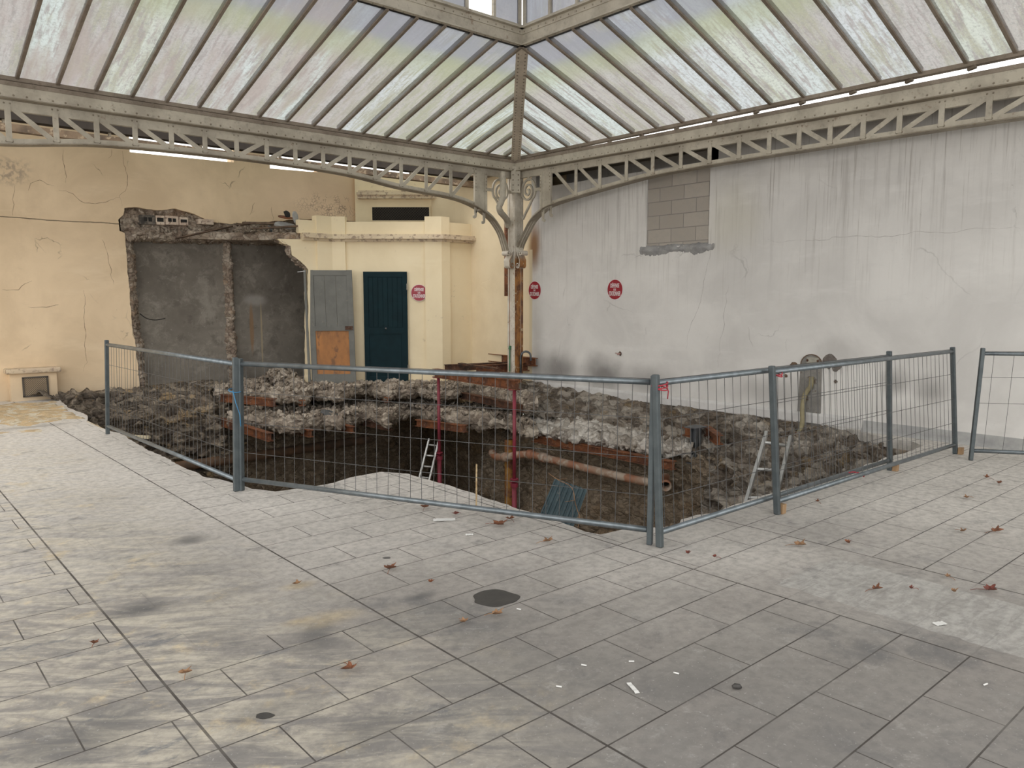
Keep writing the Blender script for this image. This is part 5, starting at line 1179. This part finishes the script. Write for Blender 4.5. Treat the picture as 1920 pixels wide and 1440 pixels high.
c = g1455+lean(g1455, 1452)+UP*1.06; tie('plastic_tie', c+RIGHT*.03, .03, M['red_tie'], 'red plastic tie at the head of the post above the near ladder', 2)
c = G(1600, 888, .10); mb = MB(); mb.tube([c+RIGHT*-.09, c+UP*.015, c+RIGHT*.1-UP*.005, c+RIGHT*.09-UP*.03], .006, 6); o = mb.build('plastic_tie', M['red_tie'], smooth=True); tag(o, 'loose red plastic tie on the bottom rail of the right fence', 'tie'); centre(o)

# ================================================================ rubble (uncountable crumbs)
def chunk(mb, c, s, rnd):
    n = 7; ax = V(rnd.uniform(-1, 1), rnd.uniform(-1, 1), rnd.uniform(-1, 1)).normalized(); m = Matrix.Rotation(rnd.uniform(0, 6), 3, ax)
    top_ = [V(math.cos(6.283*k/5)*rnd.uniform(.6, 1.1), math.sin(6.283*k/5)*rnd.uniform(.6, 1.1), .35*rnd.uniform(.6, 1.3)) for k in range(5)]
    bot = [V(p.x*rnd.uniform(.8, 1.1), p.y*rnd.uniform(.8, 1.1), -.35*rnd.uniform(.6, 1.2)) for p in top_]
    mb.add([c+(m @ p)*s for p in top_+bot], [(0, 1, 2, 3, 4), (9, 8, 7, 6, 5)]+[(k, (k+1) % 5, 5+(k+1) % 5, 5+k) for k in range(5)])
rnd = random.Random(4)
mb = MB()
for i in range(900):      # along the upper slab
    s = rnd.random(); i0 = s*(len(up_front)-1); k = int(i0); f = i0-k
    F_ = Vector(up_front[k]).lerp(Vector(up_front[min(k+1, len(up_front)-1)]), f); B_2 = Vector(up_back[k]).lerp(Vector(up_back[min(k+1, len(up_back)-1)]), f)
    q = F_.lerp(B_2, rnd.random()**1.3*.8+.04); sz = rnd.choice((.02, .03, .045, .06)); chunk(mb, V(q.x, q.y, .03+sz*.2), sz, rnd)
for i in range(420):      # heap by the grey door leaf
    p = G(rnd.gauss(525, 40), 722, 0)+V(rnd.uniform(-.2, .2), rnd.uniform(-.2, .5), 0); hgt = max(0, .30-.9*abs((p-G(525, 722, 0)).dot(RIGHT))**1.4)
    if p.x < 7.0 and p.y < 14.7 and p.dot(AHEAD) < 14.5+max(0, (565-(960+p.dot(RIGHT)/p.dot(AHEAD)*FPX))*.02): chunk(mb, p+UP*(hgt*rnd.random()+.04), rnd.choice((.03, .05, .07, .09)), rnd)
mb.build('rubble', M['rubble'], kind='stuff')['label'] = 'loose concrete rubble on the upper slab'
col.objects[-1]['category'] = 'rubble'
mb = MB()
for i in range(900):
    s = rnd.random(); i0 = s*(len(lo_front)-1); k = int(i0); f = i0-k
    F_ = Vector(lo_front[k]).lerp(Vector(lo_front[min(k+1, len(lo_front)-1)]), f); B_2 = Vector(lo_back[k]).lerp(Vector(lo_back[min(k+1, len(lo_back)-1)]), f)
    q = F_.lerp(B_2, rnd.random()*.7+.03); sz = rnd.choice((.02, .03, .04, .06)); chunk(mb, V(q.x, q.y, -.34+sz*.2), sz, rnd)
o = mb.build('rubble', M['rubble'], kind='stuff'); o['label'] = 'loose concrete rubble on the lower slab'; o['category'] = 'rubble'
mb = MB()
for i in range(150):      # along the torn wall head
    p = PB(rnd.uniform(440, 566), rnd.uniform(420, 446), rnd.uniform(13.5, 14.2)); p.z = 2.84+abs(rnd.gauss(0, .03)); chunk(mb, p, rnd.choice((.02, .03, .045, .06)), rnd)
for i in range(120):
    p = PB(rnd.uniform(240, 450), 440, 14.6); p.z = 2.80+abs(rnd.gauss(0, .05)); chunk(mb, p-V(0, .06, 0), rnd.choice((.02, .03, .05)), rnd)
o = mb.build('rubble', M['rubble'], kind='stuff'); o['label'] = 'crumbs of masonry along the torn wall head'; o['category'] = 'rubble'
# sand spill
mb = MB(); N1, N2 = 50, 50; cs = V(1.75, 13.3, 0)
for i in range(N1+1):
    for j in range(N2+1):
        x = -.6+3.1*i/N1; y = 10.6+3.9*j/N2
        hh = .07*math.exp(-((x-1.6)/1.1)**2-((y-13.0)/1.5)**2)+.035*noise.fractal(Vector((x*2.5, y*2.5, 0)), 1, 2, 5)-.028
        mb.v.append(V(min(x, 2.42 if y < 13.6 else 2.55), y, max(hh, -.01)))
mb.f = [(i*(N2+1)+j, (i+1)*(N2+1)+j, (i+1)*(N2+1)+j+1, i*(N2+1)+j+1) for i in range(N1) for j in range(N2)]
o = mb.build('spilt_sand', M['sand'], smooth=True, kind='stuff'); o['label'] = 'yellow sand spread at the foot of the cream wall'; o['category'] = 'sand'

# ================================================================ things lying on the paving
def leaf(px, py, s, m, label, rot=None):
    c = G(px, py, .004); rnd = random.Random(int(px*3+py)); rot = rot if rot is not None else rnd.uniform(0, 6.28); mb = MB(); n = 20; lob = []
    for k in range(n):
        a = 6.2832*k/n; r = s*(.62+.38*abs(math.cos(a*2.5)))*(1.12 if k % 4 == 0 else .9)*rnd.uniform(.8, 1.15)
        lob.append(V(math.cos(a+rot)*r, math.sin(a+rot)*r*.62, .012+.42*r*abs(math.sin(a*1.5+rot))+rnd.uniform(0, .006)))
    vs = [V(0, 0, .008)]+[l*.5+V(0, 0, .002) for l in lob]+lob
    fs = [(0, 1+k, 1+(k+1) % n) for k in range(n)]+[(1+k, 1+n+k, 1+n+(k+1) % n, 1+(k+1) % n) for k in range(n)]
    e = empty('dry_leaf', c, label, 'leaf', 'dry leaves on the paving'); mb.add([c+v for v in vs], fs); mb.build('blade', m, e, smooth=True)
    mb = MB(); d = V(math.cos(rot), math.sin(rot), 0); mb.tube([c+d*s*.3+UP*.01, c+d*s*1.3+UP*.012, c+d*s*1.9+UP*.004], .0016, 5); mb.build('stalk', m, e)
LV = [(732, 1068, .045, 'leaf', 'crumpled brown leaf midway between the middle fence panel and the dark round stain'), (657, 1257, .04, 'leaf', 'curled brown leaf in the lower middle left, left of the paper strip'),
      (933, 1154, .036, 'leaf2', 'pale curled leaf just below the dark round stain'), (870, 1169, .028, 'leaf2', 'small pale leaf lower left of the dark round stain'),
      (558, 1097, .026, 'leaf2', 'small yellowish leaf beside the sandy smear'), (348, 1265, .03, 'leaf2', 'pale leaf on the left near the long paving joint'),
      (938, 986, .06, 'leaf', 'orange-brown leaf in front of the middle fence panel, larger of the pair'), (957, 975, .04, 'leaf', 'small reddish leaf close behind the fence bottom rail'),
      (1027, 1017, .045, 'leaf2', 'orange leaf in front of the fence, left of the paired posts'), (797, 953, .045, 'leaf', 'leaf scraps under the bottom rail of the middle fence panel'),
      (1500, 1024, .05, 'leaf2', 'flat brown leaf on the paving right of the paired posts'), (1590, 1020, .03, 'leaf', 'small dark leaf right of the flat brown one'),
      (1643, 1107, .04, 'leaf', 'brown leaf on the pale patch of screed'), (1709, 1106, .02, 'leaf3', 'tiny reddish leaf on the pale patch'),
      (1857, 1109, .055, 'leaf3', 'large dark red leaf at the right edge of the paving'), (1789, 1112, .026, 'leaf2', 'small tan leaf right of the pale patch centre'),
      (1868, 998, .055, 'leaf', 'brown leaf near the tilted fence panel'), (1806, 998, .03, 'leaf2', 'small pale leaf left of the leaf near the tilted panel'),
      (1812, 935, .04, 'leaf2', 'pale leaf on the paving below the last fence post'), (1873, 908, .04, 'leaf', 'dark narrow leaf below the tilted fence panel'),
      (1850, 897, .04, 'leaf', 'dark leaf nearest the tilted fence post'), (1532, 942, .028, 'leaf', 'small brown scrap of leaf between the two wooden wedges'),
      (1776, 1084, .026, 'leaf2', 'tan leaf above the pale patch on the right'), (1340, 1047, .02, 'leaf3', 'tiny red leaf below the right fence panel'),
      (855, 966, .03, 'leaf3', 'small dark red leaf inside the fence on the paving tongue'), (808, 1094, .02, 'leaf', 'tiny dark leaf scrap above left of the round stain'),
      (178, 1209, .02, 'leaf', 'tiny brown leaf scrap at the left'), (1290, 1040, .026, 'leaf3', 'small dark leaf below the paired posts')]
for px, py, s, m, lab in LV: leaf(px, py, s, M[m], lab)
def blob(name, px, py, ra, rb, m, label, cat, h=.002, seed=1, hole=False):
    c = G(px, py, .0015); rnd = random.Random(seed); n = 40; ph = rnd.uniform(0, 6)
    pl = [(ra*math.cos(6.2832*k/n)*(1+.09*math.sin(3*6.2832*k/n+ph)+.04*math.sin(7*6.2832*k/n)), rb*math.sin(6.2832*k/n)*(1+.07*math.sin(4*6.2832*k/n+ph))) for k in range(n)]
    mb = MB(); mb.prism(pl, c, RIGHT, AHEAD, UP*h); o = mb.build(name, m); tag(o, label, cat); return centre(o)
e1_ = G(886, 1120); e2_ = G(972, 1120); 
blob('damp_stain', 928, 1121, (e2_-e1_).length/2, .115, M['stain'], 'dark round damp stain on the paving in the middle', 'stain', .0015, 3)
blob('oil_spot', 496, 1342, .035, .022, M['stain'], 'small dark oil spot at the lower left', 'stain', .0015, 4)
blob('oil_spot', 725, 1046, .025, .018, plain('grey_oil_spot', (.12, .115, .11)), 'small grey oil spot above the crumpled leaf', 'stain', .0015, 5)
def scrap(px, py, l, w, ang, m, label, cat='paper', name='paper_scrap', curl=.004):
    c = G(px, py, .002); d = RIGHT*math.cos(ang)+AHEAD*math.sin(ang); s = V(-d.y, d.x, 0); mb = MB(); n = 6
    for i in range(n+1):
        f = i/n-.5; z = curl*abs(math.sin(i*1.3)); mb.v += [c+d*l*f+s*w/2+UP*(z+.001), c+d*l*f-s*w/2+UP*(z*.6+.001)]
    mb.f = [(2*i, 2*i+1, 2*i+3, 2*i+2) for i in range(n)]
    o = mb.build(name, m); tag(o, label, cat); md = o.modifiers.new('thick', 'SOLIDIFY'); md.thickness = .0012; return centre(o)
scrap(1187, 1291, .085, .02, 1.85, M['paper'], 'narrow white paper strip lying on the paving')
scrap(1762, 1170, .06, .035, .3, M['paper'], 'small white paper scrap near the pale patch')
scrap(833, 975, .16, .06, .1, M['paper'], 'flat white paper scrap under the middle fence panel')
scrap(880, 1003, .05, .03, .2, M['paper'], 'little white paper bit in front of the middle fence panel')
for px, py, lab in ((1095, 1247, 'cigarette butt left of the narrow paper strip'), (1184, 1240, 'cigarette butt above the narrow paper strip'), (1268, 1262, 'cigarette butt between the paper strip and the dark pebble'), (1048, 1287, 'cigarette butt at the left of the paper strip, nearest the camera'), (973, 1142, 'cigarette butt right below the round stain'), (1848, 1283, 'cigarette butt at the lower right')):
    c = G(px, py, .005); mb = MB(); a = random.Random(px).uniform(-.6, .6); d = RIGHT*math.cos(a)+AHEAD*math.sin(a); mb.tube([c-d*.012, c+d*.012], .0035, 8); o = mb.build('cigarette_butt', M['paper'], smooth=True); tag(o, lab, 'cigarette butt', 'cigarette butts on the paving'); centre(o)
c = G(1381, 1288, .012); mb = MB(); mb.tube([c-RIGHT*.018, c-RIGHT*.006+UP*.004, c+RIGHT*.01+UP*.002, c+RIGHT*.02-UP*.004], [.006, .012, .012, .005], 8); o = mb.build('dark_pebble', M['stain'], smooth=True); tag(o, 'small black pebble on the paving in the lower right', 'pebble'); centre(o)
